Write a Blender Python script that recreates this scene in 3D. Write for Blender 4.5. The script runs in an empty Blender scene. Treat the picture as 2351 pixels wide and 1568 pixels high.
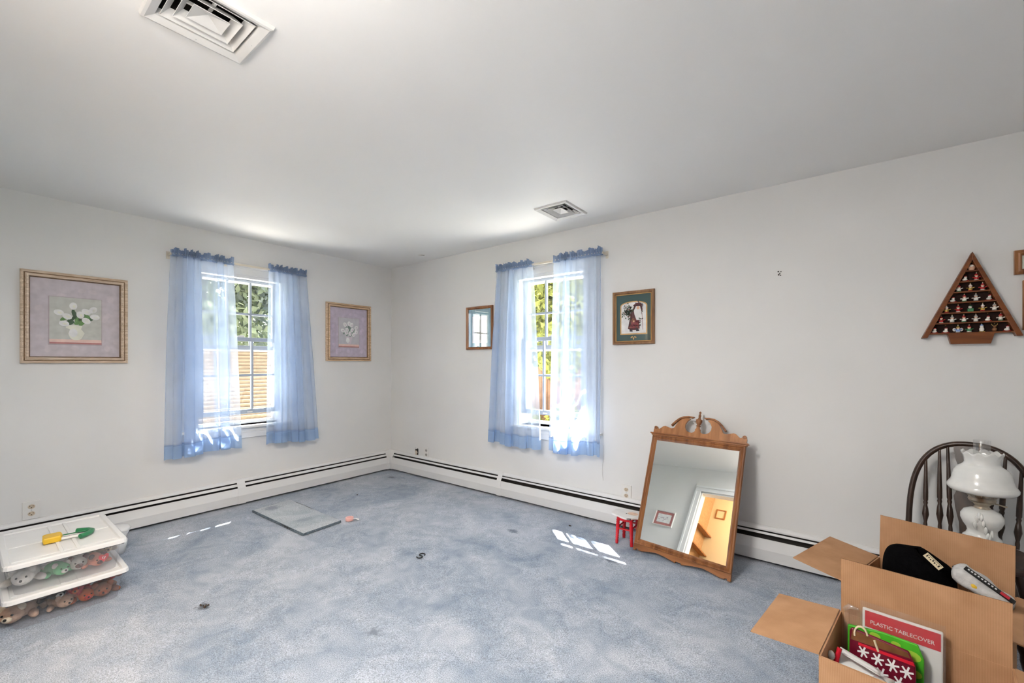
import bpy, bmesh, math, random
import numpy as np
from mathutils import Vector, Matrix, Euler
random.seed(7); rng = np.random.default_rng(7)
PI = math.pi
scene = bpy.context.scene
COL = scene.collection

# ------------------------------------------------------------------ camera, sky, sun, exposure
H = 2.40                      # ceiling height
XE, YR = 6.2, -3.36           # far ends of the room
cam_d = bpy.data.cameras.new('camera')
cam_d.sensor_width = 36.0
cam_d.lens = 978.0 / 2351.0 * 36.0
cam_d.shift_y = 48.0 / 2351.0
cam_d.clip_start = 0.02
cam = bpy.data.objects.new('camera', cam_d)
cam.location = (4.293, -3.173, 1.2712)
cam.rotation_euler = (PI / 2, 0, math.atan2(.6115, .7912))
COL.objects.link(cam)
scene.camera = cam

SUN_DIR = Vector((.405, -.385, -.75)).normalized()
sun_d = bpy.data.lights.new('sun', 'SUN')
sun_d.energy = 118.0
sun_d.angle = math.radians(.6)
sun_d.color = (1.0, .965, .90)
sun = bpy.data.objects.new('sun', sun_d)
sun.rotation_euler = SUN_DIR.to_track_quat('-Z', 'Y').to_euler()
sun.location = (-6, 6, 9)
COL.objects.link(sun)

world = bpy.data.worlds.new('sky')
scene.world = world
world.use_nodes = True
bg = world.node_tree.nodes['Background']
bg.inputs[0].default_value = (1.0, .985, .955, 1)
bg.inputs[1].default_value = 7.5

vs = scene.view_settings
vs.view_transform = 'Standard'
vs.look = 'None'
vs.gamma = 1.0
vs.use_curve_mapping = False
vs.exposure = 0.17
FILL_W = 54.0                # power of the added, unseen fill lamp
scene.cycles.transparent_max_bounces = 16
scene.cycles.max_bounces = 6
scene.cycles.diffuse_bounces = 4
scene.cycles.use_adaptive_sampling = True
scene.cycles.adaptive_threshold = .03
scene.cycles.glossy_bounces = 3
scene.cycles.transmission_bounces = 4

# ------------------------------------------------------------------ materials
MATS = {}
def srgb(r, g, b):
    f = lambda c: c / 12.92 if c <= .04045 else ((c + .055) / 1.055) ** 2.4
    return (f(r / 255), f(g / 255), f(b / 255))
def mat(name, col, rough=.6, var=.0, scale=8., metal=0., spec=.3, bump=0., bscale=60., stretch=None, coat=0., emis=None):
    """principled material; colour varied by noise, fine relief by a second noise"""
    if name in MATS: return MATS[name]
    m = bpy.data.materials.new(name); m.use_nodes = True
    nt = m.node_tree; N = nt.nodes; L = nt.links
    p = N['Principled BSDF']
    p.inputs['Roughness'].default_value = rough
    p.inputs['Metallic'].default_value = metal
    p.inputs['Specular IOR Level'].default_value = spec
    p.inputs['Coat Weight'].default_value = coat
    p.inputs['Base Color'].default_value = (*col, 1)
    tc = N.new('ShaderNodeTexCoord'); mp = N.new('ShaderNodeMapping')
    L.new(tc.outputs['Object'], mp.inputs[0])
    if stretch: mp.inputs['Scale'].default_value = stretch
    if var:
        n = N.new('ShaderNodeTexNoise'); n.inputs['Scale'].default_value = scale; n.inputs['Detail'].default_value = 2
        r = N.new('ShaderNodeValToRGB')
        r.color_ramp.elements[0].position = .3; r.color_ramp.elements[1].position = .7
        r.color_ramp.elements[0].color = (*[c * (1 - var) for c in col], 1)
        r.color_ramp.elements[1].color = (*[min(1, c * (1 + var)) for c in col], 1)
        L.new(mp.outputs[0], n.inputs['Vector']); L.new(n.outputs[0], r.inputs[0]); L.new(r.outputs[0], p.inputs['Base Color'])
    if bump:
        n2 = N.new('ShaderNodeTexNoise'); n2.inputs['Scale'].default_value = bscale; n2.inputs['Detail'].default_value = 3
        b = N.new('ShaderNodeBump'); b.inputs['Strength'].default_value = bump; b.inputs['Distance'].default_value = .004
        L.new(mp.outputs[0], n2.inputs['Vector']); L.new(n2.outputs[0], b.inputs['Height']); L.new(b.outputs[0], p.inputs['Normal'])
    if emis:
        p.inputs['Emission Color'].default_value = (*emis[0], 1); p.inputs['Emission Strength'].default_value = emis[1]
    MATS[name] = m
    return m
def sheer(name, col, thru, trans=.55, tcol=(.9, .94, 1.), weave=True):
    """woven see-through cloth: part open weave, part thread that scatters and lets light through"""
    m = bpy.data.materials.new(name); m.use_nodes = True
    nt = m.node_tree; N = nt.nodes; L = nt.links; N.remove(N['Principled BSDF'])
    out = N['Material Output']
    t = N.new('ShaderNodeBsdfTransparent'); t.inputs[0].default_value = (*tcol, 1)
    d = N.new('ShaderNodeBsdfDiffuse'); d.inputs[0].default_value = (*col, 1)
    tl = N.new('ShaderNodeBsdfTranslucent'); tl.inputs[0].default_value = (*col, 1)
    a = N.new('ShaderNodeMixShader'); a.inputs[0].default_value = trans
    b = N.new('ShaderNodeMixShader'); b.inputs[0].default_value = 1 - thru
    L.new(d.outputs[0], a.inputs[1]); L.new(tl.outputs[0], a.inputs[2])
    L.new(t.outputs[0], b.inputs[1]); L.new(a.outputs[0], b.inputs[2]); L.new(b.outputs[0], out.inputs[0])
    if weave:
        tc = N.new('ShaderNodeTexCoord'); n = N.new('ShaderNodeTexNoise'); n.inputs['Scale'].default_value = 5
        r = N.new('ShaderNodeMapRange'); r.inputs[3].default_value = 1 - thru - .06; r.inputs[4].default_value = 1 - thru + .06
        L.new(tc.outputs['Object'], n.inputs['Vector']); L.new(n.outputs[0], r.inputs[0]); L.new(r.outputs[0], b.inputs[0])
    MATS[name] = m
    return m
def clear(name, tint=(1, 1, 1), refl=.06, rough=.0, haze=0., hcol=(.9, .9, .9), fres=False):
    """thin clear sheet: transmits, reflects a little, optional milky scatter"""
    m = bpy.data.materials.new(name); m.use_nodes = True
    nt = m.node_tree; N = nt.nodes; L = nt.links; N.remove(N['Principled BSDF'])
    out = N['Material Output']
    t = N.new('ShaderNodeBsdfTransparent'); t.inputs[0].default_value = (*tint, 1)
    g = N.new('ShaderNodeBsdfGlossy'); g.inputs['Roughness'].default_value = rough
    a = N.new('ShaderNodeMixShader'); a.inputs[0].default_value = refl
    if fres:
        f = N.new('ShaderNodeFresnel'); f.inputs[0].default_value = 1.5
        L.new(f.outputs[0], a.inputs[0])
    L.new(t.outputs[0], a.inputs[1]); L.new(g.outputs[0], a.inputs[2])
    last = a
    if haze:
        d = N.new('ShaderNodeBsdfDiffuse'); d.inputs[0].default_value = (*hcol, 1)
        tl = N.new('ShaderNodeBsdfTranslucent'); tl.inputs[0].default_value = (*hcol, 1)
        c = N.new('ShaderNodeMixShader'); c.inputs[0].default_value = .5
        b = N.new('ShaderNodeMixShader'); b.inputs[0].default_value = haze
        L.new(d.outputs[0], c.inputs[1]); L.new(tl.outputs[0], c.inputs[2])
        L.new(a.outputs[0], b.inputs[1]); L.new(c.outputs[0], b.inputs[2]); last = b
    L.new(last.outputs[0], out.inputs[0])
    MATS[name] = m
    return m

def wood(name, dark, light, scale=6., rough=.35, axis='z', spec=.4):
    m = bpy.data.materials.new(name); m.use_nodes = True
    nt = m.node_tree; N = nt.nodes; L = nt.links; p = N['Principled BSDF']
    p.inputs['Roughness'].default_value = rough; p.inputs['Specular IOR Level'].default_value = spec
    tc = N.new('ShaderNodeTexCoord'); mp = N.new('ShaderNodeMapping')
    mp.inputs['Scale'].default_value = {'z': (6, 6, .7), 'x': (.7, 6, 6), 'y': (6, .7, 6)}[axis]
    n = N.new('ShaderNodeTexNoise'); n.inputs['Scale'].default_value = scale; n.inputs['Detail'].default_value = 6; n.inputs['Distortion'].default_value = .6
    r = N.new('ShaderNodeValToRGB'); r.color_ramp.elements[0].position = .35; r.color_ramp.elements[1].position = .68
    r.color_ramp.elements[0].color = (*dark, 1); r.color_ramp.elements[1].color = (*light, 1)
    L.new(tc.outputs['Object'], mp.inputs[0]); L.new(mp.outputs[0], n.inputs['Vector']); L.new(n.outputs[0], r.inputs[0]); L.new(r.outputs[0], p.inputs['Base Color'])
    b = N.new('ShaderNodeBump'); b.inputs['Strength'].default_value = .08; b.inputs['Distance'].default_value = .002
    L.new(n.outputs[0], b.inputs['Height']); L.new(b.outputs[0], p.inputs['Normal'])
    MATS[name] = m
    return m

# ------------------------------------------------------------------ mesh builder
class MB:
    def __init__(s): s.v = []; s.f = []; s.m = []; s.sm = []
    def add(s, vs, fs, mi=0, sm=False):
        o = len(s.v); s.v += [tuple(map(float, q)) for q in vs]
        for f in fs: s.f.append([i + o for i in f]); s.m.append(mi); s.sm.append(sm)
        return s
    def box(s, a, b, mi=0):
        x0, x1 = sorted((a[0], b[0])); y0, y1 = sorted((a[1], b[1])); z0, z1 = sorted((a[2], b[2]))
        return s.add([(x0, y0, z0), (x1, y0, z0), (x1, y1, z0), (x0, y1, z0), (x0, y0, z1), (x1, y0, z1), (x1, y1, z1), (x0, y1, z1)],
                     [(0, 3, 2, 1), (4, 5, 6, 7), (0, 1, 5, 4), (1, 2, 6, 5), (2, 3, 7, 6), (3, 0, 4, 7)], mi)
    def prism(s, pts, y0, y1, mi=0, ax='y'):
        """outline pts (u, v) pushed from y0 to y1: ax 'y' -> (u, y, v), 'z' -> (u, v, y), 'x' -> (y, u, v)"""
        n = len(pts)
        P = {'y': lambda u, v, t: (u, t, v), 'z': lambda u, v, t: (u, v, t), 'x': lambda u, v, t: (t, u, v)}[ax]
        ar = sum(pts[i][0] * pts[(i + 1) % n][1] - pts[(i + 1) % n][0] * pts[i][1] for i in range(n))
        flip = (ar > 0) == (ax == 'y')
        vs = [P(u, v, y0) for u, v in pts] + [P(u, v, y1) for u, v in pts]
        a = list(range(n)); b = [i + n for i in a]
        fs = [a[::-1], b] + [[i, (i + 1) % n, (i + 1) % n + n, i + n] for i in range(n)]
        if flip: fs = [f[::-1] for f in fs]
        if y1 < y0: fs = [f[::-1] for f in fs]
        return s.add(vs, fs, mi)
    def tube(s, pts, r, seg=8, mi=0, cap=True, sm=True):
        pts = [Vector(p) for p in pts]; n = len(pts)
        rs = r if isinstance(r, (list, tuple)) else [r] * n
        up = None; vs = []
        for i, p in enumerate(pts):
            t = (pts[min(i + 1, n - 1)] - pts[max(i - 1, 0)]).normalized()
            if up is None:
                up = t.cross(Vector((0, 0, 1)))
                if up.length < .01: up = t.cross(Vector((1, 0, 0)))
            up = (up - t * up.dot(t)).normalized(); w = t.cross(up)
            for k in range(seg):
                a = 2 * PI * k / seg; vs.append(p + (up * math.cos(a) + w * math.sin(a)) * rs[i])
        fs = []
        for i in range(n - 1):
            for k in range(seg):
                k2 = (k + 1) % seg; fs.append((i * seg + k, i * seg + k2, (i + 1) * seg + k2, (i + 1) * seg + k))
        s.add(vs, fs, mi, sm)
        if cap:
            s.add(vs[:seg], [list(range(seg))[::-1]], mi); s.add(vs[-seg:], [list(range(seg))], mi)
        return s
    def lathe(s, prof, seg=20, c=(0, 0, 0), mi=0, sm=True, wob=None):
        """profile (r, z) turned about the vertical through c"""
        vs = []; n = len(prof)
        for i, (r, z) in enumerate(prof):
            for k in range(seg):
                a = 2 * PI * k / seg; dz = wob(i, a) if wob else 0
                vs.append((c[0] + r * math.cos(a), c[1] + r * math.sin(a), c[2] + z + dz))
        fs = []
        up = prof[-1][1] >= prof[0][1]
        for i in range(n - 1):
            for k in range(seg):
                k2 = (k + 1) % seg
                f = (i * seg + k, i * seg + k2, (i + 1) * seg + k2, (i + 1) * seg + k)
                fs.append(f)
        return s.add(vs, fs, mi, sm)
    def ball(s, c, r, seg=12, rings=8, mi=0, rot=None):
        r = (r, r, r) if isinstance(r, (int, float)) else r
        vs = []; fs = []
        for i in range(rings + 1):
            th = PI * i / rings
            for k in range(seg):
                a = 2 * PI * k / seg
                q = Vector((r[0] * math.sin(th) * math.cos(a), r[1] * math.sin(th) * math.sin(a), r[2] * math.cos(th)))
                if rot: q = Euler(rot).to_matrix() @ q
                vs.append(Vector(c) + q)
        for i in range(rings):
            for k in range(seg):
                k2 = (k + 1) % seg; fs.append(((i + 1) * seg + k, (i + 1) * seg + k2, i * seg + k2, i * seg + k))
        return s.add(vs, fs, mi, True)
    def ell(s, cx, cz, rx, rz, y, mi=0, n=14, rot=0, th=.0004):
        """flat ellipse lying in the xz plane facing -y"""
        ca, sa = math.cos(rot), math.sin(rot)
        pts = [(cx + rx * math.cos(2 * PI * k / n) * ca - rz * math.sin(2 * PI * k / n) * sa,
                cz + rx * math.cos(2 * PI * k / n) * sa + rz * math.sin(2 * PI * k / n) * ca) for k in range(n)]
        return s.flat(pts, y, mi)
    def flat(s, pts, y, mi=0):
        ar = sum(pts[i][0] * pts[(i + 1) % len(pts)][1] - pts[(i + 1) % len(pts)][0] * pts[i][1] for i in range(len(pts)))
        if ar < 0: pts = pts[::-1]
        return s.add([(u, y, v) for u, v in pts], [list(range(len(pts)))], mi)
    def grid(s, P, nu, nv, mi=0, sm=True, two=None):
        vs = [P(i / nu, j / nv) for j in range(nv + 1) for i in range(nu + 1)]
        fs = [(j * (nu + 1) + i, j * (nu + 1) + i + 1, (j + 1) * (nu + 1) + i + 1, (j + 1) * (nu + 1) + i) for j in range(nv) for i in range(nu)]
        return s.add(vs, fs, mi, sm)
    def xf(s, M):
        s.v = [tuple(M @ Vector(q)) for q in s.v]; return s
    def build(s, name, mats, parent=None, bevel=0., loc=None, rot=None, label=None, solid=0.):
        me = bpy.data.meshes.new(name)
        me.from_pydata(s.v, [], s.f)
        mats = mats if isinstance(mats, (list, tuple)) else [mats]
        for m in mats: me.materials.append(MATS[m] if isinstance(m, str) else m)
        if len(mats) > 1: me.polygons.foreach_set('material_index', s.m)
        me.polygons.foreach_set('use_smooth', s.sm)
        me.validate(); me.update()
        o = bpy.data.objects.new(name, me); COL.objects.link(o)
        if parent: o.parent = parent
        if loc: o.location = loc
        if rot: o.rotation_euler = rot
        if solid:
            so = o.modifiers.new('thickness', 'SOLIDIFY'); so.thickness = solid; so.offset = 0
        if bevel:
            b = o.modifiers.new('bevel', 'BEVEL'); b.width = bevel; b.segments = 2; b.limit_method = 'ANGLE'; b.angle_limit = .6
        if label: o['label'] = label
        return o

def tag(o, label, cat, group=None):
    o['label'] = label; o['category'] = cat
    if group: o['group'] = group
    return o
def struct(o, label=None):
    o['kind'] = 'structure'
    if label: o['label'] = label
    return o
def root(name, loc=(0, 0, 0), rz=0., rot=None):
    o = bpy.data.objects.new(name, None); COL.objects.link(o)
    o.location = loc; o.rotation_euler = rot or (0, 0, rz); o.empty_display_size = .1
    return o
def text(body, size, name, material, parent, loc, rot, th=.0004, squeeze=1.):
    cu = bpy.data.curves.new(name, 'FONT'); cu.body = body; cu.size = size; cu.extrude = th; cu.align_x = 'CENTER'; cu.align_y = 'CENTER'
    t = bpy.data.objects.new(name, cu); COL.objects.link(t)
    dg = bpy.context.evaluated_depsgraph_get()
    me = bpy.data.meshes.new_from_object(t.evaluated_get(dg)); me.materials.clear(); me.materials.append(MATS[material])
    bpy.data.objects.remove(t)
    o = bpy.data.objects.new(name, me); COL.objects.link(o); o.parent = parent; o.location = loc; o.rotation_euler = rot; o.scale = (squeeze, 1, 1)
    return o

# plain materials
mat('wall_paint', (.80, .795, .785), .75, .02, 2.)
mat('ceiling_paint', (.90, .89, .87), .55, .015, 1.2, spec=.35)
mat('trim_white', (.82, .83, .84), .35, .02, 6.)
mat('sash_shaded', (.40, .445, .51), .4, .03, 6.)  # blue-grey puts the backlit shade of the rails into the sash colour
mat('heater_white', (.80, .80, .80), .35, .015, 3.)
mat('heater_dark', (.035, .03, .028), .7, .2, 20.)
mat('rod_cream', (.72, .66, .56), .4, .05, 12.)
mat('outlet_white', (.80, .79, .77), .3, .01, 20.)
mat('outlet_ivory', (.62, .52, .40), .4, .15, 90.)
mat('black', (.01, .01, .01), .5, .2, 40.)
mat('vent_white', (.66, .65, .63), .45, .03, 10.)
mat('vent_dark', (.02, .018, .015), .8, .2, 20.)
mat('steel', (.45, .45, .46), .3, .05, 30., metal=1.)
clear('pane_glass', refl=.05)
clear('picture_glass', refl=.035); clear('picture_glass_bright', refl=.16)
wood('oak_brown', (.16, .055, .018), (.36, .15, .055), 5., .32)
wood('oak_brown_x', (.16, .055, .018), (.36, .15, .055), 5., .32, 'x')
wood('oak_light', (.25, .10, .035), (.48, .22, .09), 5., .3)
wood('tree_oak', (.125, .032, .007), (.215, .066, .015), 6., .4, 'x')
wood('dark_walnut', (.018, .009, .006), (.055, .028, .018), 5., .3)
wood('gold_frame', (.50, .37, .26), (.80, .66, .52), 14., .35, 'x', .5)
mat('frame_groove', (.20, .12, .065), .5, .3, 40.)
wood('gold_frame_b', (.50, .32, .18), (.82, .62, .42), 14., .3, 'x', .5)
wood('walnut_gold', (.17, .08, .035), (.30, .17, .085), 5., .3)
# ------------------------------------------------------------------ carpet
def carpet_material(name, base, light, spots):
    m = bpy.data.materials.new(name); m.use_nodes = True
    nt = m.node_tree; N = nt.nodes; L = nt.links; p = N['Principled BSDF']
    p.inputs['Roughness'].default_value = .95; p.inputs['Specular IOR Level'].default_value = .05
    p.inputs['Sheen Weight'].default_value = .15
    tc = N.new('ShaderNodeTexCoord')
    def noise(sc, det, dist=0.):
        n = N.new('ShaderNodeTexNoise'); n.inputs['Scale'].default_value = sc; n.inputs['Detail'].default_value = det; n.inputs['Distortion'].default_value = dist
        L.new(tc.outputs['Object'], n.inputs['Vector']); return n
    big = noise(1.4, 6, 1.2); mid = noise(7, 4, 1.4); fine = noise(260, 2)
    def math_(op, a, b):
        q = N.new('ShaderNodeMath'); q.operation = op
        for i, x in enumerate((a, b)):
            if isinstance(x, (int, float)): q.inputs[i].default_value = x
            else: L.new(x, q.inputs[i])
        return q.outputs[0]
    h = math_('ADD', math_('MULTIPLY', big.outputs[0], .65), math_('MULTIPLY', mid.outputs[0], .35))
    r = N.new('ShaderNodeValToRGB'); r.color_ramp.elements[0].position = .36; r.color_ramp.elements[1].position = .64
    r.color_ramp.elements[0].color = (*base, 1); r.color_ramp.elements[1].color = (*light, 1)
    L.new(h, r.inputs[0])
    mx = N.new('ShaderNodeMix'); mx.data_type = 'RGBA'; mx.blend_type = 'OVERLAY'; mx.inputs[0].default_value = .55
    fr = N.new('ShaderNodeValToRGB'); fr.color_ramp.elements[0].position = .25; fr.color_ramp.elements[1].position = .75
    L.new(fine.outputs[0], fr.inputs[0]); L.new(r.outputs[0], mx.inputs[6]); L.new(fr.outputs[0], mx.inputs[7])
    col = mx.outputs[2]
    sx = N.new('ShaderNodeSeparateXYZ'); L.new(tc.outputs['Object'], sx.inputs[0])
    ragged = noise(45, 2)
    for (x, y, rx, ry, dark) in spots:                       # worn and stained places with a ragged outline
        dx = math_('MULTIPLY', math_('SUBTRACT', sx.outputs[0], x), 1 / rx); dy = math_('MULTIPLY', math_('SUBTRACT', sx.outputs[1], y), 1 / ry)
        d = math_('SQRT', math_('ADD', math_('MULTIPLY', dx, dx), math_('MULTIPLY', dy, dy)), 0)
        d2 = math_('ADD', d, math_('MULTIPLY', math_('SUBTRACT', ragged.outputs[0], .5), 1.8))
        mr = N.new('ShaderNodeMapRange'); mr.inputs[1].default_value = .5; mr.inputs[2].default_value = 1.1; mr.inputs[3].default_value = .75; mr.inputs[4].default_value = 0.
        L.new(d2, mr.inputs[0])
        q = N.new('ShaderNodeMix'); q.data_type = 'RGBA'; L.new(mr.outputs[0], q.inputs[0]); L.new(col, q.inputs[6]); q.inputs[7].default_value = (*dark, 1)
        col = q.outputs[2]
    L.new(col, p.inputs['Base Color'])
    b = N.new('ShaderNodeBump'); b.inputs['Strength'].default_value = .55; b.inputs['Distance'].default_value = .006
    hb = math_('ADD', math_('MULTIPLY', fine.outputs[0], .5), math_('MULTIPLY', mid.outputs[0], .9))
    L.new(hb, b.inputs['Height']); L.new(b.outputs[0], p.inputs['Normal'])
    MATS[name] = m
carpet_material('carpet_blue', (.215, .268, .345), (.46, .49, .55),
    [(1.66, -2.40, .045, .030, (.045, .05, .055)), (2.55, -1.98, .04, .03, (.16, .19, .23)), (2.33, -.62, .05, .035, (.09, .12, .16)), (.35, -.25, .05, .03, (.10, .12, .14)),
     (3.12, -.62, .05, .025, (.08, .10, .13))])
carpet_material('carpet_remnant', (.34, .385, .43), (.54, .565, .59), [(.13, .10, .075, .06, (.20, .22, .28)), (.62, .14, .05, .07, (.25, .29, .34))])
mb = MB()
nx, ny = 124, 68
def cp(u, v):
    x, y = u * (XE + .05) - .02, YR - .02 + v * (-YR + .04)
    z = .0022 * math.sin(x * 7.3 + 2 * math.sin(y * 5.1)) * math.sin(y * 6.1 + x * 2.2) - .002
    return (x, y, z)
mb.grid(cp, nx, ny)
struct(mb.build('floor', 'carpet_blue'), 'blue cut-pile carpet over the whole room')
mb = MB().box((-.4, -5.3, -.12), (XE + .1, .2, -.012)); struct(mb.build('floor_slab', 'heater_dark'))

# ------------------------------------------------------------------ shell
WC = {'left': -1.615, 'right': 2.27}           # window centres along their wall
OH, OZ0, OZ1 = .345, .70, 2.05                 # half opening, sill, head
T = .16
def holed(mb, length0, length1, c, y0, y1):    # wall along local x with one window opening
    mb.box((length0, y0, -.05), (c - OH, y1, H + .05)); mb.box((c + OH, y0, -.05), (length1, y1, H + .05))
    mb.box((c - OH, y0, -.05), (c + OH, y1, OZ0)); mb.box((c - OH, y0, OZ1), (c + OH, y1, H + .05))
    return mb
struct(holed(MB(), -.16, XE, WC['right'], 0, T).build('wall_right', 'wall_paint'), 'long white wall right of the corner')
o = holed(MB(), YR - .1, 0, WC['left'], 0, T).build('wall_left', 'wall_paint'); o.rotation_euler = (0, 0, PI / 2); struct(o, 'white wall left of the corner')
DX0, DX1, DZ = 1.86, 2.62, 2.03
mb = MB().box((-.16, YR - .1, -.05), (DX0, YR, H + .05)).box((DX1, YR - .1, -.05), (XE + .1, YR, H + .05)).box((DX0, YR - .1, DZ), (DX1, YR, H + .05))
struct(mb.build('wall_rear', 'wall_paint'), 'white wall with the closet doorway, seen in the mirror')
struct(MB().box((XE, YR, -.05), (XE + .1, .16, H + .05)).build('wall_end', 'wall_paint'))
# ceiling with two openings for the vents
V1 = (2.505, -2.825, 2.785, -2.525); V2 = (2.505, -.60, 2.78, -.285)
def ceil_mesh():
    xs = [-.16, 2.535, 2.755, XE + .1]; mb = MB()
    ys = [YR - .1, -2.795, -2.555, -.57, -.315, .16]
    for i in range(3):
        for j in range(5):
            if i == 1 and j in (1, 3): continue
            mb.box((xs[i], ys[j], H), (xs[i + 1], ys[j + 1], H + .06))
    return mb
struct(ceil_mesh().build('ceiling', 'ceiling_paint'), 'white plaster ceiling')

# small flaws of the plaster
mat('paper_torn', (.72, .66, .58), .9, .2, 60.); mat('hole_dark', (.06, .05, .045), .9, .3, 80.)
mb = MB(); mb.prism([(-.035, -.012), (.0, -.02), (.04, -.006), (.03, .01), (-.01, .014)], 0, .002, ax='z'); mb.prism([(.0, -.012), (.034, -.004), (.02, .004)], -.0012, 0, 1, ax='z')
tag(mb.build('peeling_paint', ['paper_torn', 'hole_dark'], loc=(.80, -.21, H - .003), rot=(0, 0, .6)), 'small torn flake of paint on the ceiling above the corner', 'paint flake')
mb = MB(); 
for dx, dz, r in ((-.008, .012, .005), (.006, .01, .004), (-.006, -.008, .005), (.004, -.012, .004), (.0, .0, .004)): mb.lathe([(r, 0), (r * .8, .002), (.0005, .0025)], 8, (dx, dz, 0))
o = mb.build('nail_holes', 'hole_dark', loc=(3.985, -.0005, 1.835), rot=(PI / 2, 0, 0)); tag(o, 'cluster of small dark nail holes in the bare right wall', 'nail holes')

# ------------------------------------------------------------------ windows
def make_window(name, loc, rz, label):
    w = struct(root(name, loc, rz), label)
    c = MB(); A = .45
    c.box((-A, -.02, OZ0 - .01), (-OH - .012, 0, OZ1 + .085)); c.box((OH + .012, -.02, OZ0 - .01), (A, 0, OZ1 + .085))
    c.box((-OH - .012, -.02, OZ1 + .012), (OH + .012, 0, OZ1 + .085)); c.box((-A - .01, -.028, OZ1 + .07), (A + .01, 0, OZ1 + .09))
    c.build('casing', 'trim_white', w, .004)
    j = MB()
    j.box((-OH - .012, -.012, OZ0), (-OH + .012, T, OZ1)); j.box((OH - .012, -.012, OZ0), (OH + .012, T, OZ1)); j.box((-OH, -.012, OZ1 - .015), (OH, T, OZ1 + .012))
    j.build('jamb', 'trim_white', w)
    st = MB(); st.box((-.495, -.055, OZ0 - .022), (.495, .0, OZ0)); st.box((-OH + .001, .0, OZ0 - .022), (OH - .001, T + .04, OZ0))
    st.build('stool', 'trim_white', w, .004)
    ap = MB(); ap.box((-A, -.016, .585), (A, 0, OZ0 - .022)); ap.box((-A, -.022, .635), (A, 0, .645)); ap.build('apron', 'trim_white', w, .003)
    for nm, y0, z0, z1 in (('lower_sash', .022, .80, 1.50), ('upper_sash', .062, 1.385, 2.045)):
        s = MB(); y1 = y0 + .034; sw = OH - .014; st_ = .045; tr = .035; br = .042
        s.box((-sw, y0, z0), (-sw + st_, y1, z1)); s.box((sw - st_, y0, z0), (sw, y1, z1))
        s.box((-sw + st_, y0, z0), (sw - st_, y1, z0 + br)); s.box((-sw + st_, y0, z1 - tr), (sw - st_, y1, z1))
        so = s.build('sash', 'sash_shaded', w, .003); so.name = nm
        gx0, gx1, gz0, gz1 = -sw + st_, sw - st_, z0 + br, z1 - tr
        for k in (1, 2):
            x = gx0 + (gx1 - gx0) * k / 3
            MB().box((x - .009, y0 + .006, gz0), (x + .009, y1 - .006, gz1)).build('muntin', 'sash_shaded', so)
        zm = (gz0 + gz1) / 2
        MB().box((gx0, y0 + .007, zm - .009), (gx1, y1 - .007, zm + .009)).build('muntin', 'sash_shaded', so)
        for i in range(3):
            for k in range(2):
                xa, xb = gx0 + (gx1 - gx0) * i / 3, gx0 + (gx1 - gx0) * (i + 1) / 3
                za, zb = (gz0, zm) if k == 0 else (zm, gz1)
                MB().box((xa + .008, y0 + .016, za + .008), (xb - .008, y0 + .018, zb - .008)).build('pane', 'pane_glass', so)
        if nm == 'lower_sash':
            l = MB(); l.box((-.03, y0 + .004, z1), (.03, y1 - .004, z1 + .008)); l.tube([(-.02, y0 + .016, z1 + .012), (.025, y0 + .006, z1 + .014)], .006, 6); l.build('latch', 'outlet_white', so)
            l = MB(); l.box((-.09, y0 - .012, z0 + .012), (-.05, y0, z0 + .022)); l.box((.05, y0 - .012, z0 + .012), (.09, y0, z0 + .022)); l.build('lift', 'outlet_white', so)
    # outer storm frame
    s = MB(); yo = .125
    s.box((-OH + .012, yo, OZ0), (-OH + .035, yo + .02, OZ1)); s.box((OH - .035, yo, OZ0), (OH - .012, yo + .02, OZ1)); s.box((-OH + .035, yo, OZ0), (OH - .035, yo + .02, OZ0 + .03)); s.box((-OH + .035, yo, OZ1 - .045), (OH - .035, yo + .02, OZ1 - .015)); s.box((-OH + .035, yo, 1.375), (OH - .035, yo + .02, 1.40))
    s.build('storm_frame', 'trim_white', w)
    return w
make_window('window_1', (0, WC['left'], 0), PI / 2, 'white double-hung window with six panes per sash in the left wall, raised a hand')
make_window('window_2', (WC['right'], 0, 0), 0, 'white double-hung window with six panes per sash in the right wall, raised a hand')

# ------------------------------------------------------------------ baseboard heaters
def strip(mb, prof, x0, x1, mi=0):            # open profile (y, z) swept along x, given thickness later
    n = len(prof)
    vs = [(x0, y, z) for y, z in prof] + [(x1, y, z) for y, z in prof]
    mb.add(vs, [(i, i + n, i + n + 1, i + 1) for i in range(n - 1)], mi)
    return mb
FRONT = [(-.052, .150), (-.060, .152), (-.073, .088), (-.066, .018), (-.058, .016)]
HOOD = [(0, .220), (-.012, .219), (-.022, .214), (-.028, .205), (-.029, .196)]
WRAP = [(0, .2225), (-.013, .2215), (-.028, .214), (-.046, .188), (-.0625, .154), (-.0755, .088), (-.0685, .014)]
def make_heater(name, x0, x1, joints, corner_at, rz, label):
    h = struct(root(name, (0, 0, 0), rz), label)
    MB().box((x0, -.004, .02), (x1, -.0005, .214)).build('back_plate', 'heater_dark', h)
    strip(MB(), HOOD, x0, x1).build('hood', 'heater_white', h, solid=.0015)
    xs_ = joints[-1][1] if rz == 0 else x0
    if rz == 0: strip(MB(), [(-.036, .184), (-.047, .170)], x0, xs_).build('damper', 'heater_white', h, solid=.002)
    strip(MB(), [(-.034, .188), (-.043, .177)] if rz == 0 else [(-.036, .185), (-.050, .166)], xs_, x1).build('damper', 'heater_white', h, solid=.002)
    MB().box((x0, -.046, .05), (x1, -.006, .135)).build('fin_element', 'heater_dark', h)
    ends = sorted(joints)
    e = [x0] + [q for j in ends for q in j] + [x1]
    for i in range(0, len(e) - 1, 2): strip(MB(), FRONT, e[i], e[i + 1]).build('front_panel', 'heater_white', h, solid=.0015)
    for a, b in ends: strip(MB(), WRAP, a - .004, b + .004).build('joint_cover', 'heater_white', h, solid=.0015)
    return h
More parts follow.
